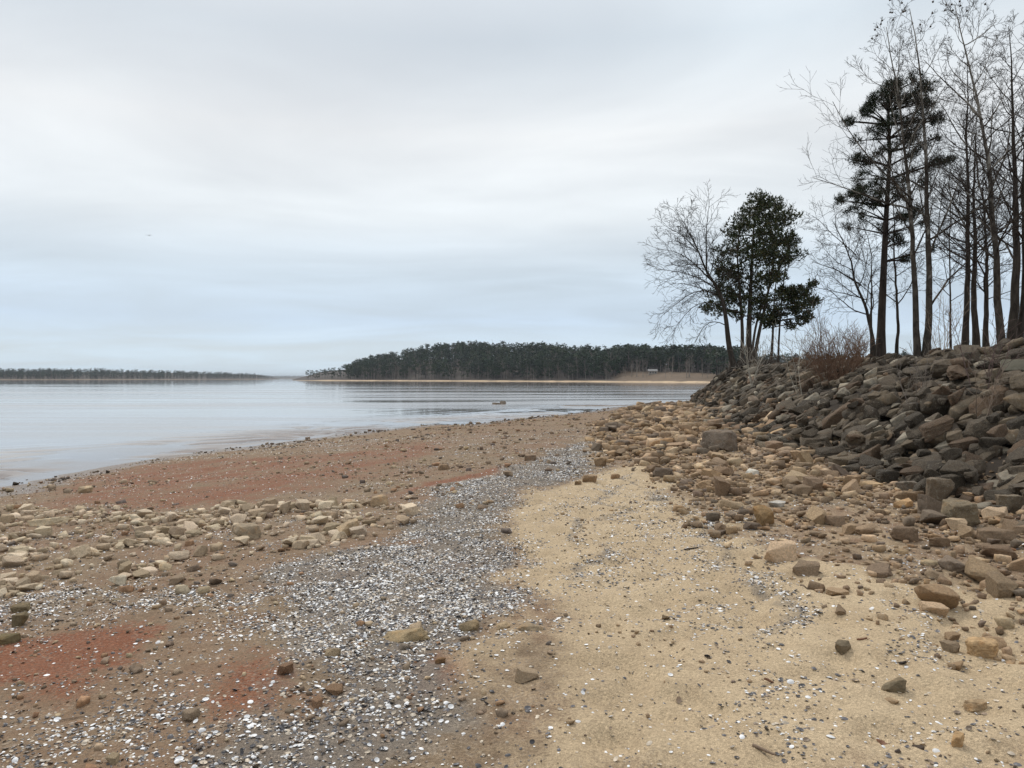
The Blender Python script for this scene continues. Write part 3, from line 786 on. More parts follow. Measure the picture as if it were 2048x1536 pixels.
# a few picked boulders first
cand = []
def bank_pts(n, elo, ehi, ylo, yhi):
    out = []
    while len(out) < n:
        P = np.column_stack([rng.uniform(4.5, 25, 4000), rng.uniform(ylo, yhi, 4000)])
        e = m_e(P); w = np.interp(P[:, 1], [0, 30, 50], [7.3, 6.2, 5.2])
        ok = (e > elo) & (e < w * ehi) & (np.abs(P[:, 0]) < .74 * P[:, 1] + .6)
        # fewer per square metre far away, where each stone must stay readable
        out += [tuple(p) for p in P[ok]]
    return out[:n]
for (n, s0, s1, emb, elo, ehi, yhi) in ((1000, .13, .28, .35, -.5, 1.0, 60.5), (260, .14, .36, .38, -.4, 1.0, 18), (330, .22, .44, .42, -.1, .88, 60.5), (2500, .07, .22, .48, -.8, 1.0, 60.5), (420, .06, .24, .48, -.6, 1.0, 18), (190, .20, .40, .55, .1, .88, 60.5)):
    for (x, y) in bank_pts(n, elo, ehi, 5.5, yhi):
        s = s0 * (s1 / s0) ** (rng.random() ** 1.4)
        if y > 40: s *= 1.15
        shp = int(rng.integers(len(RIP_SHAPES)))
        if any((x - h[0]) ** 2 + (y - h[1]) ** 2 < (s * .7 + h[2]) ** 2 for h in HERO): continue
        yaw = rng.normal(.4, .9); tl = rng.normal(0, .22); az = rng.uniform(0, 6.28)
        res = drop(x, y, s, shp, yaw, tl, az, None, emb)
        if res is None: continue
        rip.append((x, y, res[0], s, shp, res[1], rip_col(0)))
# hide what later stones covered: apparent size with how far it sticks out of the final pile
def poke(r):
    i = int((r[0] - hx0) / hs); j = int((r[1] - hy0) / hs)
    top = HM[max(j - 1, 0):j + 2, max(i - 1, 0):i + 2].mean()
    return np.clip((r[2] + r[3] * .45 - top) / (r[3]) + .35, 0.02, 1)
rank = sorted(range(len(rip)), key=lambda k: -rip[k][3] / rip[k][1] * poke(rip[k]))
rip_me = [mesh_from('boulder', *hull_shape(sd_, ex, 9 + pl, .06, 3, rf), [M_RIP], True, sharp=26) for sd_, ex, pl, rf in RIP_SHAPES]
NRIP = 300
ORD = ['first', 'second', 'third', 'fourth', 'fifth', 'sixth', 'seventh', 'eighth', 'ninth', 'tenth', 'eleventh', 'twelfth', 'thirteenth', 'fourteenth', 'fifteenth', 'sixteenth']
NUM = ['no', 'one', 'two', 'three', 'four', 'five', 'six', 'seven', 'eight', 'nine', 'ten', 'eleven', 'twelve', 'thirteen', 'fourteen', 'fifteen', 'sixteen']
def to_px(x, y, z):
    cp, sp = math.cos(PITCH), math.sin(PITCH)
    dz = z - EYE; f_ = y * cp - dz * sp; u_ = y * sp + dz * cp
    return 1024 + F * x / f_, 768 - F * u_ / f_
def tell_apart(items):
    """items: (object, wording, column in the picture): same wordings are told apart by their order from the left"""
    by = {}
    for it in items: by.setdefault(it[1], []).append(it)
    for wording, lst in by.items():
        lst.sort(key=lambda t: t[2]); n = len(lst)
        for k, (o, _, _) in enumerate(lst):
            if n == 1 or n > 16: o['label'] = wording
            elif n == 2: o['label'] = wording + (', left one' if k == 0 else ', right one')
            else: o['label'] = wording + ', %s from left of %s' % (ORD[k], NUM[n])
def size_word(s, lo, hi): return 'small' if s < lo else 'big' if s > hi else 'middling'
RIP_LABEL = 'grey brown boulder in the dark rock bank below the trees'
rip_items = []
app_ = np.array([rip[k][3] / rip[k][1] for k in rank[:NRIP]]); lo_, hi_ = np.quantile(app_, [.35, .72])
for k in rank[:NRIP]:
    x, y, z, s, shp, rm, col = rip[k]
    o = obj('boulder', rip_me[shp], label=RIP_LABEL, cat='boulder', group='boulders of the dark rock bank', loc=(x, y, z))
    o.rotation_euler = tuple_rot(rm); o.scale = (s, s, s); o.color = (*col, 1)
    px_, _ = to_px(x, y, z)
    lum = sum(col) / 3
    tone = 'pale' if lum > .17 else 'rusty' if col[0] > 1.48 * col[1] else 'brown' if lum > .10 else 'dark' if lum > .06 else 'blackish'
    form = 'slab' if RIP_SHAPES[shp][1][2] < .36 else 'block'
    e_ = m_e(np.array([[x, y]]))[0] / np.interp(y, [0, 30, 50], [7.0, 5.8, 3.4])
    lev = 'at bank foot' if e_ < .25 else 'midway up bank' if e_ < .6 else 'high on bank'
    mark = next(t for lim, t in ((1460, 'at the point'), (1580, 'below the cedar'), (1710, 'below the brush'), (1800, 'below the pine'), (1890, 'below the twin sycamore'), (1980, 'below the close trunks'), (9999, 'by right edge')) if px_ < lim)
    rip_items.append((o, '%s %s %s %s %s' % (size_word(s / y, lo_, hi_), tone, form, lev, mark), px_))
tell_apart(rip_items)
rest = [rip[k] for k in rank[NRIP:]]
RIP_LO = [hull_shape(sd_, ex, 8 + pl, .05, 0, rf) for sd_, ex, pl, rf in RIP_SHAPES]
RL = lambda key: np.array([r[key] for r in rest])
obj('bank_rubble', join_instances('bank_rubble', RIP_LO, RL(4), np.column_stack([RL(0), RL(1), RL(2)]), RL(5), RL(3), RL(6), M_RIP_S, False),
    label='smaller dark rubble filling the rock bank between the boulders', cat='rubble', kind='stuff')

# ------------------------------------------------------------------ beach stones
ST_SHAPES = []
for k in range(16):
    r_ = np.random.default_rng(600 + k)
    ST_SHAPES.append((600 + k, (1, r_.uniform(.6, .92), r_.uniform(.38, .7)), int(r_.integers(5, 11)), r_.uniform(.06, .12)))
st_me = [mesh_from('stone', *hull_shape(sd_, ex, 9 + pl, .06, 3, rf), [M_STONE], True, sharp=26) for sd_, ex, pl, rf in ST_SHAPES]
ST_MID = [hull_shape(sd_, ex, 8 + pl, 0, 1, rf) for sd_, ex, pl, rf in ST_SHAPES]
ST_LO = [hull_shape(sd_, ex, 6 + pl, 0, 0, 0) for sd_, ex, pl, rf in ST_SHAPES]
def sample_zone(n, dens, xr, yr, gmin=0.0):
    out = []
    tries = 0
    while sum(map(len, out)) < n and tries < 300:
        tries += 1
        P = np.column_stack([rng.uniform(*xr, 20000), rng.uniform(*yr, 20000)])
        keep = rng.random(len(P)) < dens(P)
        keep &= (np.abs(P[:, 0]) < .70 * P[:, 1] + .9) & (P[:, 1] > 2.0)
        out.append(P[keep])
    return np.concatenate(out)[:n]
def power(n, a, b, k):
    u = rng.random(n); return (a ** -k + u * (b ** -k - a ** -k)) ** (-1 / k)
def thin(P, s, f=.8):
    """drop stones that would sit inside a bigger one"""
    order = np.argsort(-s); cell = .12; grid = {}; keep = []
    for h in HERO:
        for dxi in range(-4, 5):
            for dyi in range(-4, 5):
                grid.setdefault((int(h[0] // cell) + dxi, int(h[1] // cell) + dyi), []).append(h)
    for k in order:
        cx, cy = int(P[k, 0] // cell), int(P[k, 1] // cell)
        bad = False
        for q in grid.get((cx, cy), ()):
            if (q[0] - P[k, 0]) ** 2 + (q[1] - P[k, 1]) ** 2 < (f * (q[2] + s[k])) ** 2:
                bad = True; break
        if bad: continue
        keep.append(k)
        m = int(math.ceil((s[k] + .18) * f / cell))
        for a in range(-m, m + 1):
            for b in range(-m, m + 1):
                grid.setdefault((cx + a, cy + b), []).append((P[k, 0], P[k, 1], s[k]))
    return np.array(keep)
def stones(name, P, s, cols, label, group, stuff_name, stuff_label, sink=(.12, .35), nind=300, gap=.8, tones=('dark', 'brown', 'light'), where=None):
    keep = thin(P, s, gap); P, s, cols = P[keep], s[keep], cols[keep]
    n = len(P)
    shp = rng.integers(len(ST_SHAPES), size=n)
    nr = np.array([0, 0, 1.0])
    rot = basis_mats(n, rng.uniform(0, 6.28, n), rng.normal(0, .2, n), rng.uniform(0, 6.28, n))
    hgt = np.array([ST_SHAPES[k][1][2] for k in shp]) * s
    z = gz(P) + hgt * (1 - 2 * rng.uniform(*sink, n))
    pos = np.column_stack([P, z])
    order = np.argsort(-s / P[:, 1])
    items = []; ind_ = order[:nind]
    lims = np.quantile((s / P[:, 1])[ind_], [.35, .7]); tl = np.quantile(cols[ind_].mean(1), [.33, .67])
    for k in order[:nind]:
        o = obj(name, st_me[shp[k]], label=label, cat='stone', group=group, loc=pos[k])
        o.rotation_euler = tuple_rot(rot[k]); o.scale = (s[k],) * 3; o.color = (*cols[k], 1)
        px_, py_ = to_px(*pos[k]); lum = cols[k].mean()
        items.append((o, '%s %s stone %s' % (size_word(s[k] / P[k, 1], *lims), tones[int(np.searchsorted(tl, lum))], where(px_, py_)), px_))
    tell_apart(items)
    r = order[nind:]
    if len(r):
        app = s[r] / P[r, 1]
        big = r[app > .0055]; sml = r[app <= .0055]
        A = Acc()
        for idx, shapes in ((big, ST_MID), (sml, ST_LO)):
            for k, (v, f) in enumerate(shapes):
                q = idx[shp[idx] == k]
                if len(q) == 0: continue
                vv = np.einsum('nij,nvj->nvi', rot[q], v[None] * s[q][:, None, None]) + pos[q][:, None]
                ff = (f[None] + (np.arange(len(q)) * len(v))[:, None, None]).reshape(-1, 3)
                A.add(vv.reshape(-1, 3), ff, np.repeat(cols[q], len(v), 0))
        obj(stuff_name, A.mesh(stuff_name, [M_STONE_S], False), label=stuff_label, cat='rubble', kind='stuff')
def colmix(n, pal, var=.22):
    pal = np.array(pal); c = pal[rng.integers(len(pal), size=n)]
    return c * rng.uniform(1 - var, 1 + var, (n, 1)) * rng.uniform(.98, 1.02, (n, 3))
# pale stones
def d_pale(P): return soft(P, Z_PALE, .75) ** 1.3 * (.05 + .95 * sst(.42, .62, fbm(P * 1.5, 3, 55)))
P = sample_zone(1650, d_pale, (-7.5, 0), (5.0, 12)); s = power(len(P), .028, .125, 1.7)
stones('stone', P, s, colmix(len(P), [(.58, .475, .35), (.52, .42, .30), (.46, .365, .255), (.385, .30, .205), (.32, .245, .165)], .15),
       'pale tan stone in the strip of pale stones on the left', 'pale stones on the left', 'pale_rubble', 'small pale rubble among the pale stones on the left', (.1, .3), 110, .6, ('dull', 'tan', 'pale'),
       lambda a, b: '%s of the pale strip, %s side' % ('left end' if a < 150 else 'left half' if a < 320 else 'right half' if a < 540 else 'right end', 'water' if b < 1050 else 'middle' if b < 1095 else 'near'))
# ochre rubble at the foot of the bank
def d_apron(P): return np.maximum.reduce([soft(P, Z_APRON, .5), .9 * soft(P, Z_APRON2, .25) * sst(.34, .52, fbm(P * 2.0, 2, 59)), .5 * soft(P, Z_APRON3, .35) * sst(.40, .62, fbm(P * 2.4, 3, 58))]) * (.35 + .65 * sst(.32, .55, fbm(P * 1.1, 3, 57))) * np.clip(14 / P[:, 1], .25, 1)
P = sample_zone(17000, d_apron, (1.5, 14), (4.0, 62)); s = power(len(P), .020, .19, 1.75) * np.interp(P[:, 1], [0, 12, 30, 60], [.8, 1, 1.5, 2.3])
stones('stone', P, s, colmix(len(P), [(.36, .245, .145), (.30, .21, .13), (.36, .255, .16), BRN, (.26, .19, .125), (.17, .13, .095), (.46, .34, .22), (.20, .14, .09)], .2),
       'ochre brown stone in the rubble between sand track and rock bank', 'ochre stones at the foot of the bank', 'ochre_rubble', 'small ochre rubble between the sand track and the rock bank', (.1, .35), 110, .6, ('dark brown', 'brown', 'ochre'),
       lambda a, b: 'in rubble %s, %s' % ('below the point' if a < 1420 else 'left of centre' if a < 1620 else 'right of centre' if a < 1850 else 'by right edge', 'bank side' if b < 960 else 'middle' if b < 1060 else 'near side'))
# stones strewn over the brown ground
def d_brown(P):
    d = m_d(P)
    return (d > .25) * (1 - np.clip(m_sand(P) * 1.15, 0, 1)) ** 1.5 * (.10 + .9 * sst(.42, .62, fbm(P * .7, 3, 61))) * (m_e(P) < 0) * (1 - .5 * m_red(P)) * np.clip(9 / P[:, 1], .25, 1)
P = sample_zone(9000, d_brown, (-14, 8), (2.5, 56)); s = power(len(P), .008, .075, 1.9) * np.interp(P[:, 1], [0, 10, 50], [1, 1.1, 2.0])
stones('stone', P, s, colmix(len(P), [(.36, .27, .18), (.24, .18, .125), (.18, .13, .09), (.40, .31, .2), (.15, .12, .10), (.28, .17, .10)], .2),
       'small brown stone strewn on the brown and red ground', 'small stones strewn on the brown ground', 'strewn_gravel', 'gravel strewn over the brown and red ground', (.15, .4), 24, .8, ('dark', 'brown', 'light'), lambda a, b: 'alone on brown ground, %s' % ('bottom left' if a < 512 and b > 1200 else 'bottom centre' if b > 1200 else 'near the water'))
# on the sand
def d_sand(P): return m_sand(P) * (m_e(P) < 0) * (.02 + .98 * sst(.55, .75, fbm(P * 1.2, 3, 63))) * (1 - soft(P, Z_APRON, .3))
P = sample_zone(330, d_sand, (-1, 6), (2.6, 14)); s = power(len(P), .006, .028, 1.8)
stones('stone', P, s, colmix(len(P), [(.30, .21, .13), (.22, .16, .10), (.36, .26, .16), (.13, .10, .08)], .2),
       'small brown stone lying on the sand track', 'small stones on the sand track', 'sand_pebbles', 'pebbles lying on the sand track', (.15, .4), 14, .8, ('dark', 'brown', 'light'), lambda a, b: 'alone on the sand track, %s' % ('far half' if b < 1230 else 'near half'))
# dark stones along and in the water's edge
def d_edge(P): d = m_d(P); return np.exp(-((d - .1) / .75) ** 2) * np.clip(20 / P[:, 1], .3, 1) * sst(.48, .66, fbm(P * .8, 3, 65))
P = sample_zone(240, d_edge, (-13, 8), (10, 56)); s = power(len(P), .018, .09, 1.7) * np.interp(P[:, 1], [10, 50], [.8, 1.4])
stones('stone', P, s, colmix(len(P), [(.075, .058, .045), (.12, .09, .065), (.16, .12, .08)], .2),
       'dark wet stone along the edge of the water', 'wet stones along the waterline', 'shore_gravel', 'dark wet gravel along the waterline', (.1, .4), 20, .8, ('black', 'dark', 'brown'), lambda a, b: 'wet at the waterline, %s' % ('left' if a < 300 else 'middle' if a < 800 else 'right'))

# ------------------------------------------------------------------ shells
def shell_shape(seed, rings, sides):
    r_ = np.random.default_rng(seed)
    a = np.linspace(0, 2 * np.pi, sides, endpoint=False)
    out = [[0, 0, .34]]
    for q in range(1, rings + 1):
        t = q / rings
        rr = t * (1 + .10 * np.cos(a) * t)
        out += [[x, y, z] for x, y, z in zip(rr * np.cos(a), rr * np.sin(a) * .8, np.full(sides, .34 * (1 - t ** 2.2)))]
    v = np.array(out); v[:, 0] -= .05
    f = [[0, 1 + k, 1 + (k + 1) % sides] for k in range(sides)]
    for q in range(rings - 1):
        b0, b1 = 1 + q * sides, 1 + (q + 1) * sides
        for k in range(sides):
            k2 = (k + 1) % sides
            f += [[b0 + k, b1 + k, b1 + k2], [b0 + k, b1 + k2, b0 + k2]]
    return v, np.array(f)
SH_NEAR = [shell_shape(1, 2, 7)]
SH_FAR = [shell_shape(2, 1, 6)]
def d_shell(P):
    f1 = fbm(P * 1.6, 3, 81); f2 = fbm(P * 5, 2, 83)
    core = np.clip(m_shell(P), 0, 1) ** 1.5 * (.22 + .78 * sst(.38, .6, f2)) * (.35 + .65 * sst(.36, .58, fbm(P * .9, 3, 85)))
    sprinkle = .02 + .12 * sst(.48, .68, f1) * sst(.42, .62, f2)
    nb = (m_d(P) > .8) & (m_e(P) < .2)
    fall = np.clip(7 / P[:, 1], .30, 1)
    return np.clip(core + sprinkle, 0, 1) * nb * (1 - .8 * m_red(P)) * fall
def scatter_shells(n, xr, yr):
    P = sample_zone(n, d_shell, xr, yr)
    n = len(P)
    dist = np.hypot(P[:, 0], P[:, 1])
    size = np.clip(rng.lognormal(math.log(.0072), .42, n), .004, .02) * np.interp(dist, [0, 7, 12, 25], [1, .98, 1.0, 1.4])
    u = rng.random(n)
    cols = np.where((u < .26)[:, None], np.array([[.80, .80, .80]]) * rng.uniform(.7, 1.08, (n, 1)),
           np.where((u < .46)[:, None], np.array([[.52, .44, .34]]) * rng.uniform(.6, 1.2, (n, 1)),
           np.where((u < .86)[:, None], np.array([[.065, .062, .066]]) * rng.uniform(.5, 1.9, (n, 1)), np.array([[.22, .16, .11]]) * rng.uniform(.5, 1.4, (n, 1)))))
    flip = rng.random(n) < .45
    tilt = np.abs(rng.normal(0, .32, n)) + np.where(flip, np.pi, 0)
    rot = basis_mats(n, rng.uniform(0, 6.28, n), tilt, rng.uniform(0, 6.28, n))
    z = gz(P) + size * np.where(flip, .30, .04) + size * np.abs(np.sin(tilt)) * .45
    pos = np.column_stack([P, z])
    nearm = dist < 4.6
    A = Acc()
    for sel, (v, f) in ((nearm, SH_NEAR[0]), (~nearm, SH_FAR[0])):
        q = np.where(sel)[0]
        vv = np.einsum('nij,nvj->nvi', rot[q], v[None] * size[q][:, None, None]) + pos[q][:, None]
        ff = (f[None] + (np.arange(len(q)) * len(v))[:, None, None]).reshape(-1, 3)
        A.add(vv.reshape(-1, 3), ff, np.repeat(cols[q], len(v), 0))
    return A
A = scatter_shells(134000, (-11, 9), (2.0, 26))
obj('shells', A.mesh('shells', [M_SHELL], False), label='white and dark clam shells strewn over the shore', cat='shells', kind='stuff')

# ------------------------------------------------------------------ trees
def grow_path(start, dirn, length, nseg, wander, up, r):
    p = [np.array(start, float)]; d = np.array(dirn, float); d /= np.linalg.norm(d)
    st = length / nseg
    for k in range(nseg):
        d = d + r.normal(0, wander, 3) + np.array([0, 0, up])
        d /= np.linalg.norm(d)
        p.append(p[-1] + d * st)
    return np.array(p)
def resample(path, n):
    path = np.asarray(path, float)
    s = np.concatenate([[0], np.cumsum(np.linalg.norm(np.diff(path, axis=0), axis=1))])
    t = np.linspace(0, s[-1], n)
    out = np.stack([np.interp(t, s, path[:, k]) for k in range(3)], -1)
    for _ in range(2):
        out[1:-1] = out[1:-1] * .5 + (out[:-2] + out[2:]) * .25
    return out
def perp_dir(tan, ang, az):
    tan = tan / np.linalg.norm(tan)
    ref = np.array([0, 0, 1.]) if abs(tan[2]) < .9 else np.array([1., 0, 0])
    u = cross(tan, ref); u /= np.linalg.norm(u); w = cross(tan, u)
    return tan * math.cos(ang) + (u * math.cos(az) + w * math.sin(az)) * math.sin(ang)
def children(path, rad, n, t0, t1, lens, ang, wander, up, r, nseg=4, rr=.55, azj=2.4, bias=None):
    out = []
    az = r.uniform(0, 6.28)
    for k in range(n):
        t = t0 + (t1 - t0) * (k + r.uniform(.1, .9)) / n
        f = t * (len(path) - 1); i = min(int(f), len(path) - 2)
        p = path[i] + (path[i + 1] - path[i]) * (f - i)
        tan = path[i + 1] - path[i]
        az += azj + r.normal(0, .5)
        d = perp_dir(tan, ang * r.uniform(.75, 1.25), az)
        if bias is not None: d = d + bias * r.uniform(.2, 1)
        L = (lens[0] + (lens[1] - lens[0]) * t) * r.uniform(.65, 1.25)
        r0 = min(np.interp(f, np.arange(len(rad)), rad) * rr, .012 * L + .004)
        q = grow_path(p, d, L, nseg, wander, up, r)
        out.append((q, np.linspace(r0, max(r0 * .32, .0035), len(q))))
    return out
def bare_tree(name, label, cat, Y, trunk_px, r_base, r_top, seed, bark, limbs=16, limb_t=(.28, 1), limb_len=(3.2, 1.0), limb_ang=.9, up=.07, sub=7, sub2=5, sub3=3,
              guided=(), twig_col=(.055, .046, .039), balls=0, group=None, bias=None, extra_trunks=(), zoff=-.25, twig_r=.0044):
    r = np.random.default_rng(seed)
    base = at_y(*trunk_px[0], Y)
    base[2] = gz(base[None, :2])[0]
    root = obj(name, None, label=label, cat=cat, group=group, loc=base)
    def path_of(px, n=22, dy=0.0, wob=.05):
        pts = np.array([at_y(a, b, Y) for a, b in px])
        pts = resample(pts, n)
        pts[:, 1] += np.linspace(0, dy, n) + np.concatenate([[0], np.cumsum(r.normal(0, wob, n - 1))])
        return pts
    trunks = []
    for (px, rb, rt) in [(trunk_px, r_base, r_top)] + list(extra_trunks):
        p = path_of(px, 26, r.normal(0, .4), .03)
        p[0, 2] = min(p[0, 2], gz(p[:1, :2])[0] + zoff)
        rad = rt + (rb - rt) * (1 - np.linspace(0, 1, len(p))) ** 1.15
        rad[0] *= 1.35; rad[1] *= 1.1
        trunks.append((p, rad))
        v, f = tube(p, rad, 10)
        A = Acc(); A.add(v, f)
        obj('trunk', A.mesh('trunk', [bark], True, origin=base), root)
    L1 = []
    for (p, rad) in trunks:
        L1 += children(p, rad, max(3, int(limbs * (1 if p is trunks[0][0] else .7))), limb_t[0], .97, limb_len, limb_ang, .11, up, r, 7, .5, bias=bias)
    for px in guided:
        p = path_of(px[0], 9, px[1], .05)
        L1.append((p, np.linspace(px[2], .008, len(p))))
    tips = []
    T = Acc()
    tw = np.array(twig_col)
    for (p, rad) in L1:
        v, f = tube(p, rad, 6); A = Acc(); A.add(v, f)
        obj('limb', A.mesh('limb', [bark], True, origin=base), root)
        Ln = np.linalg.norm(p[-1] - p[0])
        c2 = children(p, rad, max(3, int(sub * min(1.4, .5 + Ln / 4))), .15, 1, (Ln * .50, Ln * .30), .75, .13, up * .8, r, 4, .6)
        for (p2, r2) in c2:
            v, f = tube(p2, np.maximum(r2, twig_r * 1.2), 3); T.add(v, f, tw * r.uniform(.8, 1.2))
            L2 = np.linalg.norm(p2[-1] - p2[0])
            c3 = children(p2, r2, sub2, .2, 1, (L2 * .55, L2 * .35), .7, .14, up * .6, r, 3, .6)
            for (p3, r3) in c3:
                v, f = tube(p3, np.maximum(r3, twig_r), 3); T.add(v, f, tw * r.uniform(.8, 1.2))
                tips.append(p3[-1])
                if sub3:
                    L3 = np.linalg.norm(p3[-1] - p3[0])
                    for (p4, r4) in children(p3, r3, sub3, .25, 1, (L3 * .6, L3 * .45), .65, .1, up * .5, r, 2, .6):
                        v, f = tube(p4, np.full(len(p4), twig_r * .75), 3); T.add(v, f, tw * r.uniform(.8, 1.2))
    obj('twigs', T.mesh('twigs', [M_TWIG], False, origin=base), root, kind='stuff')
    if balls:
        v, f = ICO[1]
        bm_ = mesh_from('seed_ball', v * .035, f, [M_BALL], True)
        top = sorted(tips, key=lambda q: -q[2])[:max(balls * 5, 10)]
        for k in r.choice(len(top), balls, replace=False):
            b = obj('seed_ball', bm_, root); b.location = Vector(top[k] - base - np.array([0, 0, .06]))
    return root, base
M_BALL, n_, l_, b_ = new_mat('seed_ball'); b_.inputs['Base Color'].default_value = (.06, .04, .025, 1); b_.inputs['Roughness'].default_value = .9

# sycamores and other bare trees on the bank
bare_tree('sycamore_tree', 'twin stemmed bare sycamore with pale patchy bark in front of the pine', 'tree', 24.5,
          [(1836, 712), (1833, 600), (1826, 470), (1822, 380), (1812, 300), (1806, 230), (1800, 180), (1782, 110), (1772, 55)], .105, .010, 11, M_SYC, 24, (.30, 1), (3.0, 1.1), .8, .10,
          extra_trunks=[([(1851, 712), (1856, 600), (1852, 480), (1849, 380), (1847, 280), (1834, 180), (1826, 110), (1811, 25)], .115, .010)], balls=16, sub=7,
          guided=[([(1826, 400), (1770, 360), (1720, 320), (1680, 280), (1640, 225)], -1.0, .031), ([(1824, 420), (1760, 400), (1700, 370), (1640, 345)], .6, .031),
                  ([(1856, 620), (1890, 560), (1930, 520), (1975, 470)], -.8, .037), ([(1856, 520), (1900, 430), (1950, 330), (1990, 250)], .8, .037)])
bare_tree('sycamore_tree', 'tall crooked bare sycamore leaning left with a mottled trunk', 'tree', 23.5,
          [(2006, 712), (2000, 620), (1996, 520), (1986, 440), (1984, 380), (1974, 300), (1966, 240), (1958, 190), (1944, 130), (1930, 80), (1912, 8)], .125, .010, 12, M_SYC, 28, (.25, 1), (3.2, 1.0), .85, .09, balls=14, sub=7,
          guided=[([(1966, 240), (1930, 190), (1890, 150), (1860, 110)], .5, .031), ([(1930, 90), (1965, 70), (1995, 45), (2015, 25)], .3, .019), ([(1990, 470), (2020, 440), (2060, 390)], -.5, .031)])
bare_tree('bare_tree', 'slim dark bare tree forking low just left of the pine', 'tree', 27.5,
          [(1748, 712), (1744, 640), (1737, 600), (1722, 570), (1718, 530), (1708, 490), (1697, 455), (1688, 430)], .075, .010, 13, M_BARK, 12, (.2, 1), (2.4, 1.0), .9, .05, sub=8, bias=np.array([-.35, 0, 0]),
          extra_trunks=[([(1743, 630), (1741, 580), (1737, 520), (1728, 480), (1718, 455)], .035, .008)],
          guided=[([(1722, 570), (1690, 545), (1660, 530), (1635, 520)], .5, .035), ([(1735, 600), (1690, 590), (1650, 580), (1620, 575)], -.5, .019), ([(1712, 510), (1680, 480), (1655, 450), (1635, 425)], .4, .019)])
bare_tree('bare_tree', 'thin straight bare tree with rusty base between pine and sycamore', 'tree', 29,
          [(1793, 706), (1793, 600), (1793, 500), (1793, 420), (1792, 360)], .062, .010, 14, M_BARK, 20, (.25, 1), (2.0, .9), 1.1, .04, sub=6)
bare_tree('bare_tree', 'straight grey bare tree, left of the three close trunks', 'tree', 30,
          [(1929, 690), (1931, 600), (1930, 480), (1929, 380), (1926, 280), (1924, 200), (1922, 120)], .125, .010, 15, M_BARK, 30, (.25, 1), (3.0, 1.0), 1.0, .05, sub=7)
bare_tree('bare_tree', 'straight grey bare tree, middle of the three close trunks', 'tree', 31,
          [(1953, 690), (1950, 600), (1949, 500), (1946, 400), (1945, 300), (1948, 230)], .135, .010, 16, M_BARK, 26, (.3, 1), (3.0, 1.0), 1.0, .05, sub=7)
bare_tree('bare_tree', 'straight grey bare tree, right of the three close trunks', 'tree', 32,
          [(1972, 688), (1972, 600), (1973, 500), (1974, 400), (1975, 320)], .115, .010, 17, M_BARK, 26, (.2, 1), (3.0, 1.0), 1.0, .05, sub=7)
bare_tree('bare_tree', 'big bare tree with a forked trunk at the right edge', 'tree', 26,
          [(2022, 690), (2028, 600), (2034, 520), (2036, 420), (2034, 320), (2030, 200), (2026, 100), (2020, 50)], .16, .010, 18, M_BARK, 28, (.25, 1), (3.2, .9), .95, .06, sub=7,
          extra_trunks=[([(2036, 690), (2050, 610), (2052, 500), (2050, 380), (2056, 250), (2062, 130), (2064, 40)], .13, .010)])
bare_tree('bare_tree', 'slender bare tree rising behind the close trunks', 'tree', 35,
          [(1902, 690), (1900, 600), (1898, 500), (1900, 420), (1896, 330)], .05, .010, 19, M_BARK, 16, (.2, 1), (2.4, 1.0), .9, .05, sub=6)

# leaning bare tree in front of the cedar
YC = 53.5
bare_tree('bare_tree', 'bare tree leaning left out over the water against the cedar', 'tree', YC,
          [(1470, 742), (1458, 690), (1452, 640), (1446, 600), (1430, 570), (1412, 545), (1398, 510), (1385, 480), (1368, 455)], .22, .02, 20, M_BARK, 14, (.42, 1), (3.6, 1.6), .8, .0, sub=9, sub2=5, sub3=3, bias=np.array([-.5, 0, .1]), twig_r=.009,
          guided=[([(1414, 548), (1411, 500), (1413, 450), (1420, 400)], .4, .062), ([(1424, 562), (1380, 522), (1350, 505), (1308, 500)], -.6, .056), ([(1436, 580), (1390, 548), (1350, 540), (1312, 534)], .6, .050),
                  ([(1440, 590), (1395, 575), (1360, 600), (1310, 642)], -.6, .050), ([(1446, 610), (1400, 600), (1370, 630), (1345, 668)], .5, .043), ([(1405, 525), (1385, 470), (1362, 430), (1348, 410)], .3, .043),
                  ([(1398, 505), (1370, 470), (1340, 452), (1325, 440)], .6, .043), ([(1450, 650), (1430, 640), (1405, 650), (1385, 690)], -.5, .037)])
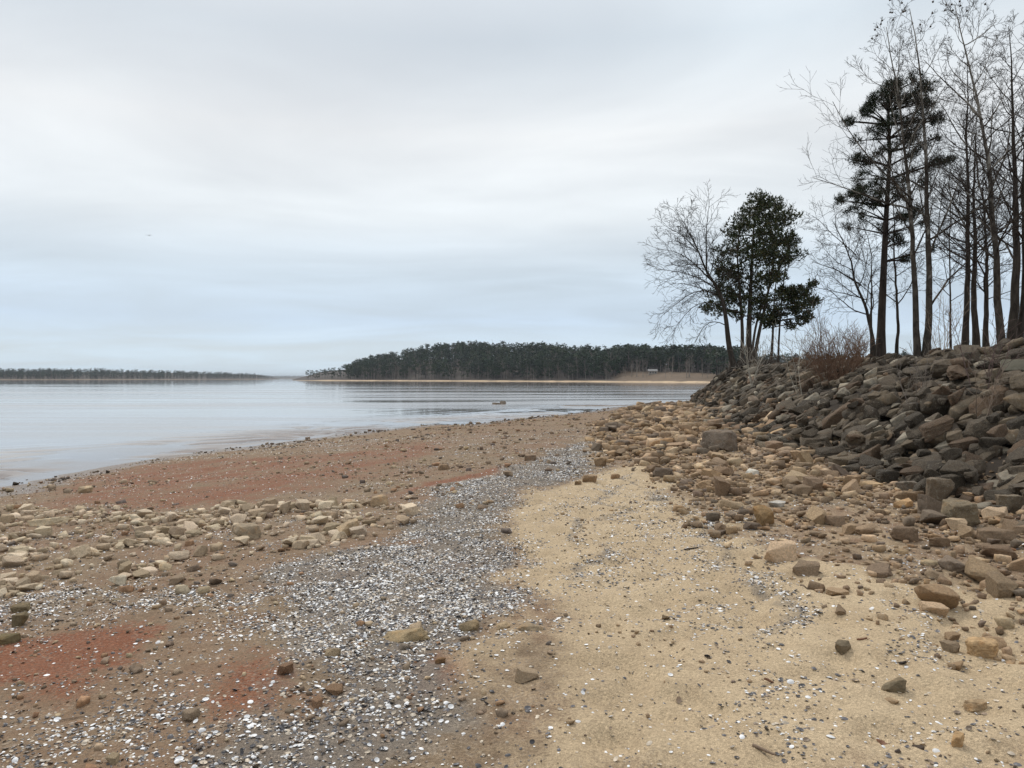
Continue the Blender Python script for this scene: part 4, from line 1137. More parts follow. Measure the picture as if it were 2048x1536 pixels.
# cedars
def leafy_tree(name, label, Y, trunks, clumps, seed, bark, leaf_len, leaf_w, per_area, cols, droop=.0, depth=.7, tuft=8, needle=False, branch_r=.05):
    r = np.random.default_rng(seed)
    base = at_y(*trunks[0][0][0], Y); base[2] = gz(base[None, :2])[0]
    root = obj(name, None, label=label, cat='tree', loc=base)
    tp = []
    for (px, rb, rt, dy) in trunks:
        p = resample(np.array([at_y(a, b, Y) for a, b in px]), 20)
        p[:, 1] += np.linspace(0, dy, 20); p[0, 2] = min(p[0, 2], gz(p[:1, :2])[0] - .3)
        rad = rb + (rt - rb) * np.linspace(0, 1, 20) ** .8; rad[0] *= 1.4; rad[1] *= 1.12
        v, f = tube(p, rad, 10); A = Acc(); A.add(v, f)
        obj('trunk', A.mesh('trunk', [bark], True, origin=base), root)
        tp.append(p)
    allp = np.concatenate(tp)
    Lf = Acc(); Tw = Acc()
    xs = np.array([at_y(c[0], c[1], Y)[0] for c in clumps]); cx = xs.mean(); half = (xs.max() - xs.min()) / 2 + .5
    for (px, py, rp) in clumps:
        c = at_y(px, py, Y); rr = rp * Y / F
        dep = math.sqrt(max(.05, 1 - min(1, abs(c[0] - cx) / half) ** 2)) * half * depth
        for layer in range(3 if not needle else 2):
            cc = c + np.array([r.normal(0, .1) * rr, r.uniform(-dep, dep), r.normal(0, .1) * rr])
            # limb from the nearest lower point of a trunk
            cand = allp[allp[:, 2] < cc[2] - .2 * rr] if (allp[:, 2] < cc[2] - .2 * rr).any() else allp
            q = cand[np.argmin(np.linalg.norm((cand - cc) * np.array([1, 1, 1.6]), axis=1))]
            path = resample(np.array([q, (q + cc) / 2 + np.array([0, 0, .12 * rr]), cc]), 6)
            v, f = tube(path, np.linspace(branch_r, .012, 6), 5); A = Acc(); A.add(v, f)
            obj('limb', A.mesh('limb', [bark], True, origin=base), root)
            n = int(per_area * rr * rr / (3 if not needle else 2)) + 6
            dirs = r.normal(size=(n, 3)); dirs /= np.linalg.norm(dirs, axis=1)[:, None]
            rad = rr * r.random(n) ** .45
            sc = np.array([1, 1, .8 if not needle else .68])
            pts = cc + dirs * rad[:, None] * sc
            # small twigs that carry the sprays
            for pt in pts[::5]:
                v, f = tube(np.array([cc, (cc + pt) / 2 + r.normal(0, .04, 3), pt]), [.012, .009, .006], 3); Tw.add(v, f, np.array([.06, .05, .04]))
            out = dirs * .7 + np.array([0, 0, .55 - droop])
            for t_ in range(tuft):
                d = out + r.normal(0, .55 if not needle else .8, (n, 3)); d /= np.linalg.norm(d, axis=1)[:, None]
                sd_ = cross(d, r.normal(size=(n, 3))); sd_ /= np.linalg.norm(sd_, axis=1)[:, None]
                L = leaf_len * r.uniform(.6, 1.3, (n, 1)); W = leaf_w * r.uniform(.7, 1.3, (n, 1))
                o_ = pts + r.normal(0, leaf_len * .35, (n, 3))
                vv = np.stack([o_ - sd_ * W, o_ + sd_ * W, o_ + d * L], 1).reshape(-1, 3)
                ff = np.arange(n * 3).reshape(-1, 3)
                pal = np.array(cols)
                cl = pal[r.integers(len(pal), size=n)] * r.uniform(.75, 1.25, (n, 1))
                Lf.add(vv, ff, np.repeat(cl, 3, 0))
    obj('twigs', Tw.mesh('twigs', [M_TWIG], False, origin=base), root, kind='stuff')
    obj('crown', Lf.mesh('crown', [M_LEAF], False, origin=base), root, kind='stuff')
    return root
CEDAR_COL = [(.028, .040, .013), (.040, .052, .016), (.070, .062, .022), (.020, .030, .011)]
leafy_tree('cedar_tree', 'broad dark green cedar with several trunks on the point', 55,
           [([(1497, 738), (1498, 660), (1502, 580), (1506, 500), (1512, 420)], .25, .04, .2), ([(1484, 735), (1484, 660), (1478, 590), (1470, 500), (1480, 440)], .16, .03, -.5),
            ([(1505, 735), (1520, 660), (1535, 600), (1552, 520), (1556, 425)], .15, .03, .5), ([(1500, 735), (1510, 650), (1530, 590), (1575, 500)], .11, .03, -.4)],
           [(1505, 412, 22), (1525, 420, 24), (1553, 410, 20), (1490, 440, 27), (1530, 450, 30), (1570, 440, 23), (1472, 465, 23), (1510, 480, 33), (1555, 480, 30), (1583, 480, 18), (1460, 500, 26),
            (1500, 520, 34), (1545, 520, 27), (1580, 515, 18), (1447, 540, 26), (1480, 555, 32), (1520, 560, 30), (1560, 550, 20), (1434, 580, 20), (1465, 595, 26), (1505, 600, 28), (1538, 600, 22),
            (1416, 612, 12), (1440, 620, 17), (1475, 628, 14), (1520, 633, 15)],
           31, M_CEDAR_BARK, .22, .045, 112, CEDAR_COL, branch_r=.06)
leafy_tree('cedar_tree', 'low slim cedar leaning over the rocks right of the broad cedar', 56.5,
           [([(1541, 738), (1546, 680), (1549, 620), (1553, 570), (1560, 540)], .12, .03, .3)],
           [(1572, 588, 21), (1600, 590, 18), (1624, 604, 15), (1590, 615, 22), (1560, 628, 20), (1540, 645, 13), (1610, 634, 14), (1584, 648, 10), (1612, 572, 10)],
           32, M_CEDAR_BARK, .26, .055, 120, CEDAR_COL, branch_r=.04)
bare_tree('bare_tree', 'sparse bare tree half hidden behind the cedar on its right', 'tree', 58,
          [(1556, 735), (1560, 640), (1568, 560), (1580, 480), (1588, 420)], .085, .015, 21, M_BARK, 12, (.3, 1), (2.8, 1.4), .8, .05, sub=6, bias=np.array([.5, 0, 0]), twig_r=.008)
# pine
leafy_tree('pine_tree', 'tall pine with dark flat needle clumps and bare lower trunk', 28,
           [([(1761, 716), (1764, 640), (1770, 540), (1776, 440), (1782, 360), (1788, 290), (1783, 240), (1785, 190)], .165, .04, .3)],
           [(1775, 182, 18), (1800, 182, 20), (1835, 190, 17), (1757, 198, 18), (1740, 210, 16), (1815, 200, 20), (1728, 222, 14), (1850, 203, 14), (1785, 205, 18), (1702, 240, 12), (1716, 238, 12), (1880, 235, 12), (1866, 240, 10),
            (1780, 243, 12), (1812, 248, 18), (1836, 256, 16), (1742, 264, 12), (1825, 275, 17), (1856, 285, 12), (1752, 272, 10), (1770, 303, 15), (1732, 305, 15), (1755, 310, 15), (1840, 300, 10), (1870, 327, 13),
            (1886, 328, 9), (1740, 340, 12), (1722, 383, 16), (1750, 368, 18), (1700, 396, 13), (1780, 372, 16), (1820, 382, 13), (1762, 398, 15), (1732, 400, 13), (1690, 394, 9), (1720, 444, 10), (1810, 434, 16),
            (1790, 442, 11), (1832, 424, 12), (1840, 450, 9), (1815, 480, 11), (1800, 468, 8), (1840, 505, 8), (1820, 516, 8), (1835, 225, 15), (1760, 250, 10), (1800, 320, 10), (1745, 415, 10), (1712, 415, 9), (1855, 330, 9)],
           33, M_PINE_BARK, .16, .012, 400, [(.017, .028, .013), (.025, .037, .016), (.013, .021, .011), (.042, .042, .020)], depth=.55, tuft=14, needle=True, branch_r=.035)

# ------------------------------------------------------------------ shrubs and saplings
def shrub(name, label, base_px, h, n, spread, seed, col, r0=.010, cat='shrub', Y=None, sub=4, up=.05, group=None):
    r = np.random.default_rng(seed)
    p = hit(*base_px) if Y is None else at_y(*base_px, Y)
    p = np.array([p[0], p[1], gz([[p[0], p[1]]])[0]])
    root = obj(name, None, label=label, cat=cat, loc=p, group=group)
    S, T = Acc(), Acc()
    for k in range(n):
        d = np.array([r.normal(0, spread), r.normal(0, spread), 1.0])
        q = grow_path(np.array([r.normal(0, .08), r.normal(0, .08), -.1]), d, h * r.uniform(.55, 1.1), 7, .10, up, r)
        rad = np.linspace(r0, r0 * .3, len(q))
        v, f = tube(q, rad, 4); S.add(v, f, np.array(col) * r.uniform(.8, 1.2))
        for (q2, r2) in children(q, rad, sub, .3, 1, (h * .35, h * .16), .6, .1, up, r, 3, .6):
            v, f = tube(q2, np.maximum(r2, r0 * .35), 3); T.add(v, f, np.array(col) * r.uniform(.8, 1.25))
            for (q3, r3) in children(q2, r2, 3, .3, 1, (h * .15, h * .09), .6, .1, up, r, 2, .6):
                v, f = tube(q3, np.full(len(q3), r0 * .28), 3); T.add(v, f, np.array(col) * r.uniform(.8, 1.25))
    obj('stems', S.mesh('stems', [M_TWIG], False), root)
    obj('twigs', T.mesh('twigs', [M_TWIG], False), root, kind='stuff')
    return root
RUST, GREY = (.17, .105, .07), (.16, .135, .115)
shrub('brush_shrub', 'dense reddish brown brush in the dip between cedar and pine', (1655, 772), 2.0, 44, .45, 41, RUST, .012, sub=5)
shrub('brush_shrub', 'reddish brown brush just right of the dense brush', (1685, 765), 1.9, 30, .4, 42, RUST, .012, sub=5)
shrub('brush_shrub', 'low reddish brush on the crest left of the slim tree', (1720, 742), 1.6, 26, .45, 43, RUST, .011, sub=5)
shrub('brush_shrub', 'low brown brush behind the dense brush towards the cedar', (1622, 752), 1.7, 24, .45, 44, RUST, .012, sub=5)
shrub('sapling', 'thin bare sapling rising above the brush left of the slim tree', (1652, 745), 3.4, 4, .15, 45, GREY, .016, 'sapling', sub=7)
shrub('sapling', 'thin bare sapling poking above the crest beside the slim tree', (1700, 728), 2.4, 4, .15, 46, GREY, .014, 'sapling', sub=6)
shrub('sapling', 'pale wispy sapling between the sycamore and the close trunks', (1890, 712), 2.0, 7, .2, 47, (.26, .20, .15), .011, 'sapling', sub=6)
shrub('sapling', 'pale wispy sapling behind the thin tree with rusty base', (1806, 716), 1.6, 8, .3, 48, (.26, .19, .14), .009, 'sapling', sub=6)
shrub('sapling', 'bare twiggy sapling growing out of the boulders in the middle of the bank', (1838, 835), 1.5, 4, .22, 49, GREY, .011, 'sapling', sub=6)
shrub('sapling', 'bare twiggy sapling below the concrete slab', (1958, 800), 1.7, 5, .25, 50, (.13, .09, .08), .012, 'sapling', sub=6)
shrub('sapling', 'bare twiggy sapling at the right edge among low boulders', (1962, 850), 1.0, 5, .3, 51, (.22, .17, .13), .010, 'sapling', sub=5)
shrub('sapling', 'thin pale sapling standing at the foot of the bank below the brush', (1604, 800), 2.6, 3, .10, 52, (.30, .27, .22), .014, 'sapling', sub=4)
shrub('sapling', 'pale barked sapling in front of the cedar roots', (1505, 778), 3.2, 4, .22, 53, (.34, .31, .26), .03, 'sapling', sub=6)
shrub('brush_shrub', 'tangled bare brush at the foot of the leaning bare tree', (1440, 752), 3.0, 12, .6, 54, (.12, .10, .085), .02, sub=6)
shrub('brush_shrub', 'tangle of bare stems around the cedar trunks', (1520, 748), 2.2, 14, .5, 55, (.13, .11, .09), .016, sub=5)
shrub('brush_shrub', 'thin wispy brush behind the twin stemmed sycamore', (1868, 706), 1.4, 10, .45, 56, (.22, .17, .13), .008, sub=5, Y=30)
# roots spilling from the point
def roots():
    r = np.random.default_rng(5)
    c = np.array([16.0, 53.2]); base = np.array([c[0], c[1], gz([c])[0]])
    root = obj('exposed_roots', None, label='dark exposed roots spilling down the point below the cedar', cat='roots', loc=base)
    for k in range(34):
        p = np.array([c[0] + r.uniform(-1.9, 2.2), c[1] + r.uniform(-.4, .8)])
        pts = []
        a = r.normal(-1.9, .5)
        for q in range(9):
            z = gz([p])[0]
            pts.append([p[0], p[1], z + .22 + .14 * math.sin(q * 1.3 + k)])
            a += r.normal(0, .35); p = p + .34 * np.array([math.cos(a), math.sin(a)])
        pts[-1][2] -= .25
        v, f = tube(resample(np.array(pts), 14), np.linspace(r.uniform(.05, .12), .025, 14), 6)
        A = Acc(); A.add(v, f); obj('root', A.mesh('root', [M_BARK], True, origin=base), root)
roots()

# ------------------------------------------------------------------ concrete slab at the right edge
def box(lo, hi):
    bm = bmesh.new(); bmesh.ops.create_cube(bm, size=1)
    for v in bm.verts: v.co = Vector([(lo[k] + hi[k]) / 2 + v.co[k] * (hi[k] - lo[k]) for k in range(3)])
    bmesh.ops.bevel(bm, geom=bm.edges[:], offset=.02, segments=2, affect='EDGES')
    return bm
def bm_obj(name, bm, mat, parent=None, **kw):
    me = bpy.data.meshes.new(name); bm.to_mesh(me); bm.free(); me.materials.append(mat)
    return obj(name, me, parent, **kw)
M_CONC, n_, l_, b_ = new_mat('weathered_concrete')
tc_ = n_.new('ShaderNodeTexCoord'); f_ = noise_node(n_, l_, tc_.outputs['Object'], 5, 6, .7, .3)
l_.new(mixc(n_, l_, mrange(n_, l_, f_, .3, .7), (.20, .18, .13), (.36, .33, .25)), b_.inputs['Base Color'])
b_.inputs['Roughness'].default_value = .9; bump(n_, l_, b_, f_, .5, .02)
ps = at_y(2002, 742, 14.6)
zs = ps[2]
slab = obj('concrete_slab', None, label='weathered concrete slab jutting from the bank at the right edge', cat='slab', loc=(ps[0], ps[1], zs - .28)); slab.rotation_euler.z = -.56
bm_obj('slab_top', box((0, 0, .28), (3.2, 2.2, .50)), M_CONC, slab)
bm_obj('footing', box((.25, .2, -.9), (2.9, 2.0, .281)), M_CONC, slab)

# ------------------------------------------------------------------ small litter on the beach
M_DRY, n_, l_, b_ = new_mat('dry_leaf'); b_.inputs['Base Color'].default_value = (.17, .075, .035, 1); b_.inputs['Roughness'].default_value = .6
M_DARKWOOD, n_, l_, b_ = new_mat('dark_driftwood'); b_.inputs['Base Color'].default_value = (.035, .025, .02, 1); b_.inputs['Roughness'].default_value = .8
M_STICK, n_, l_, b_ = new_mat('dry_stick'); b_.inputs['Base Color'].default_value = (.20, .14, .095, 1); b_.inputs['Roughness'].default_value = .85
def leaf(px, py, size, label, seed, mat=None):
    r = np.random.default_rng(seed); p = hit(px, py)
    n, m = 9, 5; V = []
    for i in range(n):
        t = i / (n - 1); w = math.sin(math.pi * (t * .92 + .04)) ** .8 * .38 * (1 + .25 * math.sin(t * 18 + seed))
        for j in range(m):
            u = (j / (m - 1) - .5) * 2
            V.append([(t - .5) * 2, u * w, .35 * u * u + .18 * math.sin(3 * t + seed)])
    V = np.array(V) * size
    fc = np.array([[i * m + j, i * m + j + 1, (i + 1) * m + j + 1, (i + 1) * m + j] for i in range(n - 1) for j in range(m - 1)])
    me = mesh_from('dry_leaf', V, fc, [mat or M_DRY], True)
    o = obj('dry_leaf', me, label=label, cat='leaf', loc=(p[0], p[1], gz([p[:2]])[0] + size * .16 - V[:, 2].min() * .3))
    o.rotation_euler = (r.normal(0, .2), r.normal(0, .2), r.uniform(0, 6.28))
    so = o.modifiers.new('thickness', 'SOLIDIFY'); so.thickness = .0015
    A = Acc(); v, f = tube(np.array([[size * .95, 0, .02 * size], [size * 1.3, .08 * size, .12 * size], [size * 1.55, .2 * size, .3 * size]]), [.002, .0018, .0012], 5); A.add(v, f)
    obj('leaf_stalk', A.mesh('leaf_stalk', [mat or M_DRY], True), o)
leaf(1768, 1490, .036, 'curled rust brown leaf on the sand near the bottom right', 2)
leaf(1806, 1332, .030, 'curled blackish leaf on the sand behind the near dark stone', 3, M_DARKWOOD)
leaf(1724, 1290, .030, 'small brown leaf lying right of the farther dark stone', 4)
leaf(1537, 1380, .028, 'dull brown leaf on bare sand in the lower middle right', 5)
def stick(px, py, L, yaw, rad, label, seed, mat=None):
    r = np.random.default_rng(seed); p = hit(px, py)
    q = grow_path(np.array([-L / 2, 0, 0]), np.array([1., 0, 0]), L, 8, .08, 0, r); q[:, 2] = 0
    c, s = math.cos(yaw), math.sin(yaw)
    w = np.column_stack([p[0] + q[:, 0] * c - q[:, 1] * s, p[1] + q[:, 0] * s + q[:, 1] * c])
    z = gz(w); z = z * .3 + z.max() * .7
    base = np.array([p[0], p[1], gz([p[:2]])[0]])
    v, f = tube(np.column_stack([w, z + rad * .6]), np.linspace(rad, rad * .6, len(w)), 7)
    A = Acc(); A.add(v, f)
    obj('stick', A.mesh('stick', [mat or M_STICK], True, origin=base), label=label, cat='stick', loc=base)
stick(1385, 1108, .16, .3, .008, 'grey stick lying on the sand in the middle of the track', 1, M_DARKWOOD)
stick(405, 1182, .22, -.1, .006, 'pale straight stick on the brown ground right of the lone tan stone', 2)
stick(1530, 1515, .10, -.5, .008, 'brown broken stick on the sand at the bottom', 3)
stick(150, 1440, .14, .5, .003, 'thin reddish twig on the brown ground at the lower left', 4)
stick(1600, 945, .5, .2, .012, 'thin pale stick on the rubble below the bank', 5)
stick(1396, 785, 1.6, .35, .05, 'pale driftwood log at the tip of the point', 6, M_PALE_BARK)

# ------------------------------------------------------------------ far shores
M_FAR, n_, l_, b_ = new_mat('far_shore_ground')
va_ = n_.new('ShaderNodeVertexColor'); va_.layer_name = 'tint'
tc_ = n_.new('ShaderNodeTexCoord'); f_ = noise_node(n_, l_, tc_.outputs['Object'], .15, 6, .7)
sc_ = n_.new('ShaderNodeVectorMath'); sc_.operation = 'SCALE'; l_.new(va_.outputs[0], sc_.inputs[0]); l_.new(mrange(n_, l_, f_, .3, .7, .75, 1.25), sc_.inputs['Scale'])
l_.new(sc_.outputs[0], b_.inputs['Base Color']); b_.inputs['Roughness'].default_value = .95
class FarShore:
    def __init__(s, name, pxs, D, hill, sandw, label_kind='structure', nb=(0, 2, 6, 12, 20, 40, 70, 110, 170, 260, 400), seed=0, clear=None):
        s.px, s.D, s.hill = np.array(pxs, float), np.array(D, float), np.array(hill, float)
        s.clear = clear; s.sandw = sandw; s.seed = seed
        q = np.linspace(s.px[0], s.px[-1], 240)
        V, Cc = [], []
        for b in (-12,) + tuple(nb):
            P = np.array([s.pos(a, b) for a in q])
            z = s.height(q, np.full(len(q), float(b)))
            V.append(np.column_stack([P, z]))
            z = z * np.interp(q, [s.px[0], s.px[0] + 60, s.px[-1] - 40, s.px[-1]], [.05 if seed != 2 else 1, 1, 1, .05]); V[-1][:, 2] = z
            wob = fbm(np.column_stack([q * .05, np.full(len(q), b * .03)]), 3, 90 + seed)
            sand = np.array([.48, .355, .225]); soil = np.array([.15, .095, .055]) if b < 45 and seed == 1 else np.array([.06, .045, .034])
            if seed == 1:
                cm = (sst(1205, 1250, q) * (1 - sst(1430, 1450, q)))[:, None] * (1.0 if b < 75 else .0)
                soil = np.array([.045, .034, .026]) * (1 - cm) + np.array([.12, .082, .05]) * cm
            t = sst(sandw * .6, sandw * 1.3, b + (wob - .5) * sandw * 1.2)[:, None]
            Cc.append(sand * (1 - t) + soil * t)
        n = len(q); V = np.concatenate(V); Cc = np.concatenate(Cc)
        r_ = len(nb) + 1
        i = (np.arange(r_ - 1)[:, None] * n + np.arange(n - 1)[None]).ravel()
        obj(name, mesh_from(name, V, np.stack([i, i + 1, i + n + 1, i + n], -1), [M_FAR], True, Cc), kind='structure')
    def pos(s, px, b):
        D = np.interp(px, s.px, s.D) * (1 + .012 * math.sin(px * .05) + .006 * math.sin(px * .21))
        d = pix_ray(px, HOR); d = d[:2] / d[1]
        return d * (D + b)
    def height(s, px, b):
        Hh = np.interp(px, s.px, s.hill)
        z = np.where(b < 0, b * .08, np.where(b < s.sandw, .10 * b, .10 * s.sandw + (b - s.sandw) * .03))
        z = z + Hh * sst(s.sandw, 130, b)
        if s.clear is not None:
            z = z + s.clear[2] * sst(s.clear[0], s.clear[0] + 60, px) * (1 - sst(s.clear[1] - 30, s.clear[1] + 60, px)) * sst(8, 60, b)
        return z
pen = FarShore('far_shore', [585, 640, 700, 800, 860, 940, 1050, 1200, 1300, 1420, 1600, 1800, 2100, 2500], [830, 800, 760, 710, 680, 640, 580, 510, 460, 420, 420, 440, 470, 520],
               [0, .5, 4, 12, 16, 18, 13, 8, 4, 2.5, 1.5, 4, 6, 6], 7, clear=(1210, 1450, 1.6), seed=1)
left = FarShore('left_far_shore', [-900, -200, 0, 200, 350, 500, 560], [1000, 1150, 1250, 1400, 1700, 2100, 2300], [6, 5, 4, 5, 5, 3, 0], 4, seed=2)
dist = FarShore('distant_shore', [300, 450, 560, 700, 900], [5200, 5000, 5000, 5000, 5200], [10, 8, 5, 6, 8], 6, seed=3)

def far_pine(seed, n=150):
    """unit-height loblolly: bare stem below, ragged clumped crown above"""
    r = np.random.default_rng(seed)
    tv, tf = tube(np.array([[0, 0, 0], [r.normal(0, .01), 0, .5], [r.normal(0, .015), 0, .93]]), [.016, .012, .004], 5)
    V, Fc, Cc = [], [], []
    nc = 9
    for k in range(nc):
        t = r.uniform(.18 if seed % 2 else .40, .95); w = .17 * (1 - ((t - .62) / .42) ** 2 * .6) * r.uniform(.7, 1.1)
        a = r.uniform(0, 6.28); c = np.array([math.cos(a) * w * .75, math.sin(a) * w * .75, t])
        m = n // nc
        p = c + r.normal(0, 1, (m, 3)) * np.array([.055, .055, .032])
        d1 = r.normal(0, 1, (m, 3)); d1 /= np.linalg.norm(d1, axis=1)[:, None]
        d2 = cross(d1, r.normal(0, 1, (m, 3))); d2 /= np.linalg.norm(d2, axis=1)[:, None]
        sz = r.uniform(.022, .05, (m, 1))
        vv = np.stack([p - d1 * sz, p + d1 * sz * .4 + d2 * sz, p + d1 * sz * .5 - d2 * sz * .8], 1).reshape(-1, 3)
        Fc.append(np.arange(m * 3).reshape(-1, 3) + sum(map(len, V))); V.append(vv)
        Cc.append(np.repeat(np.array([[1., 1, 1]]) * r.uniform(.7, 1.3, (m, 1)), 3, 0))
    return (tv, np.concatenate([tf[:, [0, 1, 2]], tf[:, [0, 2, 3]]])), (np.concatenate(V), np.concatenate(Fc), np.concatenate(Cc))
def far_bare(seed, nb=11, nt_=5):
    r = np.random.default_rng(seed)
    T = Acc()
    tr = np.array([[0, 0, 0], [r.normal(0, .02), 0, .4], [r.normal(0, .03), 0, .9]])
    tv, tf = tube(tr, [.016, .011, .003], 5)
    for k in range(nb):
        t = r.uniform(.28, .9); p = np.array([np.interp(t, [0, .4, .9], tr[:, 0]), 0, t])
        a = r.uniform(0, 6.28); q = grow_path(p, np.array([math.cos(a), math.sin(a), 1.1]), r.uniform(.18, .36) * (1.15 - t * .5), 3, .12, .06, r)
        v, f = tube(q, np.linspace(.006, .002, 4), 3); T.add(v, f, np.ones(3))
        for j in range(nt_):
            b = q[r.integers(1, 4)]; e = grow_path(b, r.normal(0, 1, 3) + np.array([0, 0, .9]), .10, 2, .1, .05, r)
            v, f = tube(e, [.0028, .0022, .0016], 3); T.add(v, f, np.ones(3) * r.uniform(.8, 1.2))
    return (tv, np.concatenate([tf[:, [0, 1, 2]], tf[:, [0, 2, 3]]])), (np.concatenate(T.v), np.concatenate(T.f), np.concatenate(T.c))
FP = [far_pine(700 + k) for k in range(8)]
FB = [far_bare(750 + k) for k in range(5)]
FBL = [far_bare(770 + k, 7, 2) for k in range(5)]
M_FTRUNK, n_, l_, b_ = new_mat('far_trunk'); b_.inputs['Base Color'].default_value = (.075, .06, .05, 1); b_.inputs['Roughness'].default_value = .9
M_FTRUNK2, n_, l_, b_ = new_mat('far_pale_trunk'); b_.inputs['Base Color'].default_value = (.24, .21, .18, 1); b_.inputs['Roughness'].default_value = .9
def tint_obj_mat(name, base):
    m, n, l, bs = new_mat(name)
    a = n.new('ShaderNodeVertexColor'); a.layer_name = 'tint'; oi = n.new('ShaderNodeObjectInfo')
    l.new(mixc(n, l, 1.0, a.outputs[0], oi.outputs['Color'], 'MULTIPLY'), bs.inputs['Base Color']); bs.inputs['Roughness'].default_value = .8
    bs.inputs['Specular IOR Level'].default_value = .15
    return m
M_FCROWN = tint_obj_mat('far_crown', None)
fp_me = [(mesh_from('trunk', *a, [M_FTRUNK], True), mesh_from('crown', b[0], b[1], [M_FCROWN], False, b[2])) for a, b in FP]
fb_me = [(mesh_from('trunk', *a, [M_FTRUNK2], True), mesh_from('crown', b[0], b[1], [M_FCROWN], False, b[2])) for a, b in FB]
PINE_C = np.array([[.018, .036, .015], [.014, .029, .014], [.027, .042, .016], [.020, .032, .016]])
BARE_C = np.array([[.16, .135, .115], [.13, .11, .095], [.19, .165, .14], [.15, .115, .095]])
def far_tree(shore_, px, b, h, bare, label, group):
    P = shore_.pos(px, b); z = float(shore_.height(np.array([px]), np.array([b]))[0])
    root = obj('bare_tree' if bare else 'pine_tree', None, label=label, cat='tree', group=group, loc=(P[0], P[1], z - .2))
    me = (fb_me if bare else fp_me)[int(rng.integers(5 if bare else 8))]
    root.rotation_euler.z = rng.uniform(0, 6.28)
    wsc = h * rng.uniform(.8, 1.15)
    t = obj('trunk', me[0], root); c = obj('crown', me[1], root)
    col = (BARE_C if bare else PINE_C)[int(rng.integers(4))] * rng.uniform(.8, 1.25)
    c.color = (*col, 1)
    for o in (t, c): o.scale = (wsc, wsc, h)
    if bare: t.color = (*col, 1)
    reg = next(t for lim, t in ((660, 'outer tip'), (700, 'middle of tip'), (745, 'inner tip'), (830, 'left slope'), (900, 'left of hilltop'), (980, 'below the hilltop'), (1070, 'right of hilltop'), (1150, 'mid shore'), (1230, 'left of clearing'),
                                (1300, 'left part of clearing'), (1370, 'right part of clearing'), (9999, 'beside the point')) if px < lim)
    far_items.append((root, '%s %s on far shore, %s' % ('low' if h < (9.2 if bare else 11) else 'tall' if h > (11.6 if bare else 13.4) else 'middling', ('grey' if col.mean() < .105 else 'pale') + ' bare tree' if bare else ('dark' if col.mean() < .032 else 'greener') + ' pine', reg), px))
far_items = []
for k in range(34):        # trees of the low tip, seen one by one
    px = 612 + 130 * (k + rng.uniform(0, .9)) / 34
    far_tree(pen, px, rng.uniform(14, 60), (10 + 5 * sst(612, 720, px)) * rng.uniform(.75, 1.1), False, 'pine standing out singly on the low left tip of the far shore', 'pines on the tip of the far shore')
for k in range(110):       # front row along the far beach
    px = rng.uniform(735, 1470)
    b = rng.uniform(14, 30) + (62 * sst(1205, 1260, px) * (1 - sst(1425, 1450, px)))
    far_tree(pen, px, b, rng.uniform(9, 15), False, 'dark pine in the front row along the far beach', 'pines in front along the far beach')
for k in range(100):
    px = rng.uniform(720, 1470) if k < 84 else rng.uniform(1240, 1440)
    b = rng.uniform(13, 24) + ((50 if k < 84 else 15) * sst(1205, 1260, px) * (1 - sst(1425, 1450, px)))
    far_tree(pen, px, b, rng.uniform(7, 13.5), True, 'pale grey bare tree in front of the dark pines on the far shore', 'bare trees along the far beach')
tell_apart(far_items)
def wood(name, label, shore_, n, pxr, br, hr, bare_frac, seed, hmul=None, clear=None, simple=1.0):
    r = np.random.default_rng(seed)
    A = Acc()
    px = r.uniform(*pxr, n); b = br[0] + (br[1] - br[0]) * r.random(n) ** 1.1
    if clear is not None: b = b + clear[2] * sst(clear[0], clear[0] + 50, px) * (1 - sst(clear[1] - 25, clear[1], px))
    P = np.array([shore_.pos(a, c) for a, c in zip(px, b)]); z = shore_.height(px, b)
    h = r.uniform(*hr, n) * (hmul(px) if hmul else 1)
    bare = r.random(n) < bare_frac
    kind = np.where(bare, 8 + r.integers(5, size=n), r.integers(8, size=n))
    yaw = r.uniform(0, 6.28, n); rm = rotz(yaw)
    for k in range(13):
        q = np.where(kind == k)[0]
        if len(q) == 0: continue
        (tv, tf), (cv, cf, cc) = (FP[k] if k < 8 else FBL[k - 8])
        if simple < 1:
            m = int(len(cf) * simple); cf = cf[::max(1, int(1 / simple))]
        ws = h[q] * r.uniform(1.0, 1.4, len(q))
        for v, f, c in ((tv, tf, None), (cv, cf, cc)):
            S = np.stack([ws, ws, h[q]], -1)
            vv = np.einsum('nij,nvj->nvi', rm[q], v[None] * S[:, None]) + np.column_stack([P[q], z[q] - .2])[:, None]
            ff = (f[None] + (np.arange(len(q)) * len(v))[:, None, None]).reshape(-1, 3)
            pal = (PINE_C if k < 8 else BARE_C)[r.integers(4, size=len(q))] * r.uniform(.8, 1.25, (len(q), 1))
            if c is None: col = np.repeat(np.full((len(q), 3), (.07, .058, .05)) if k < 8 else pal, len(v), 0)
            else: col = (pal[:, None] * c[None]).reshape(-1, 3)
            A.add(vv.reshape(-1, 3), ff, col)
    obj(name, A.mesh(name, [M_LEAF], False), label=label, cat='wood', kind='stuff')
wood('pine_wood', 'dark pine wood covering the far shore across the cove', pen, 1700, (690, 1500), (24, 190), (10, 19), .16, 101, hmul=lambda p: np.interp(p, [690, 760, 900], [.75, .95, 1.0]), clear=(1210, 1440, 50))
wood('right_wood', 'dim wood seen beyond the brush and trunks on the right', pen, 900, (1480, 2450), (20, 170), (9, 15), .45, 102)
wood('left_wood', 'long low wood along the far left shore', left, 2700, (-700, 545), (8, 120), (11, 15), .10, 103, hmul=lambda p: np.interp(p, [-700, 0, 400, 500, 545], [1, 1, 1, .9, .5]), simple=.5)
wood('distant_wood', 'faint wooded strip on the horizon between the shores', dist, 700, (320, 880), (20, 200), (10, 16), .1, 104, simple=.34)
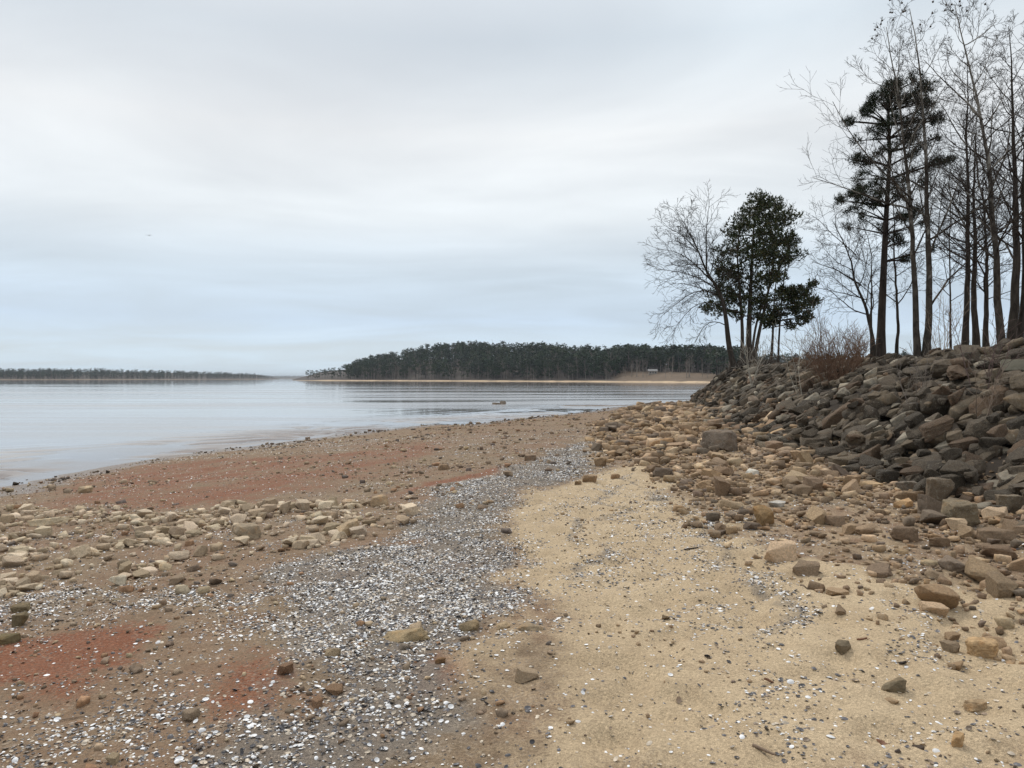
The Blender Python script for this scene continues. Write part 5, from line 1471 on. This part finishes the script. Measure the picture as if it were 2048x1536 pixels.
# house in the clearing
Ph = pen.pos(1305, 58); zh = float(pen.height(np.array([1305.]), np.array([58.]))[0])
M_WALL, n_, l_, b_ = new_mat('house_wall'); b_.inputs['Base Color'].default_value = (.30, .26, .22, 1); b_.inputs['Roughness'].default_value = .8
M_ROOF, n_, l_, b_ = new_mat('house_roof'); b_.inputs['Base Color'].default_value = (.22, .215, .21, 1); b_.inputs['Roughness'].default_value = .8
M_PANE, n_, l_, b_ = new_mat('window_pane'); b_.inputs['Base Color'].default_value = (.03, .035, .04, 1); b_.inputs['Roughness'].default_value = .6
HS = .7
hs_ = obj('house', None, label='small house with pale roof in the clearing on the far shore', cat='house', loc=(Ph[0], Ph[1], zh - .2)); hs_.scale = (HS, HS, HS)
bm_obj('wall', box((-4, -2.6, -.5), (4, 2.6, 3.0)), M_WALL, hs_)
bm = bmesh.new()
vs_ = [bm.verts.new(c) for c in ((-4.6, -3.2, 2.9), (4.6, -3.2, 2.9), (4.6, 0, 4.9), (-4.6, 0, 4.9), (-4.6, 3.2, 2.9), (4.6, 3.2, 2.9))]
for ids in ((0, 1, 2, 3), (3, 2, 5, 4), (0, 3, 4), (1, 5, 2), (0, 4, 5, 1)): bm.faces.new([vs_[i] for i in ids])
bm_obj('roof', bm, M_ROOF, hs_)
for x0 in (-3.0, -.6, 1.8):
    bm_obj('window', box((x0, -2.66, .9), (x0 + 1.2, -2.55, 2.3)), M_PANE, hs_)
# a gull far out over the lake
M_BIRD, n_, l_, b_ = new_mat('bird'); b_.inputs['Base Color'].default_value = (.12, .12, .13, 1)
pb = at_y(298, 471, 120)
bird = obj('bird', None, label='tiny bird gliding high over the lake on the left', cat='bird', loc=pb)
A = Acc(); v, f = tube(np.array([[0, -.22, 0], [0, -.1, .01], [0, .08, .01], [0, .24, 0]]), [.015, .05, .055, .01], 8); A.add(v, f)
obj('body', A.mesh('body', [M_BIRD], True), bird)
for sgn in (-1, 1):
    W = np.array([[0, -.08, .02], [0, .09, .02], [sgn * .28, .06, .09], [sgn * .28, -.07, .09], [sgn * .58, -.02, .03], [sgn * .58, -.05, .03]])
    W = np.concatenate([W, W + np.array([0, 0, .012])])
    fq = [[0, 1, 2, 3], [3, 2, 4, 5], [6, 9, 8, 7], [9, 11, 10, 8], [0, 3, 9, 6], [3, 5, 11, 9], [1, 7, 8, 2], [2, 8, 10, 4], [4, 10, 11, 5], [0, 6, 7, 1]]
    obj('wing', mesh_from('wing', W, np.array(fq), [M_BIRD], False), bird)

# ------------------------------------------------------------------ haze over the lake
HAZE = 0.00009
if HAZE > 0:
    M_HAZE = bpy.data.materials.new('haze'); M_HAZE.use_nodes = True
    nt = M_HAZE.node_tree; nt.nodes.clear()
    o_ = nt.nodes.new('ShaderNodeOutputMaterial'); pv = nt.nodes.new('ShaderNodeVolumePrincipled')
    pv.inputs['Color'].default_value = (.80, .88, .98, 1); pv.inputs['Density'].default_value = HAZE
    nt.links.new(pv.outputs[0], o_.inputs['Volume'])
    me = bpy.data.meshes.new('haze'); bm = bmesh.new(); bmesh.ops.create_cube(bm, size=1)
    for v in bm.verts: v.co = Vector((v.co.x * 19000, 4500 + v.co.y * 16000, 27 + v.co.z * 64))
    bm.to_mesh(me); bm.free(); me.materials.append(M_HAZE)
    obj('haze', me, label='thin pale haze in the air over the lake', cat='haze', kind='stuff')
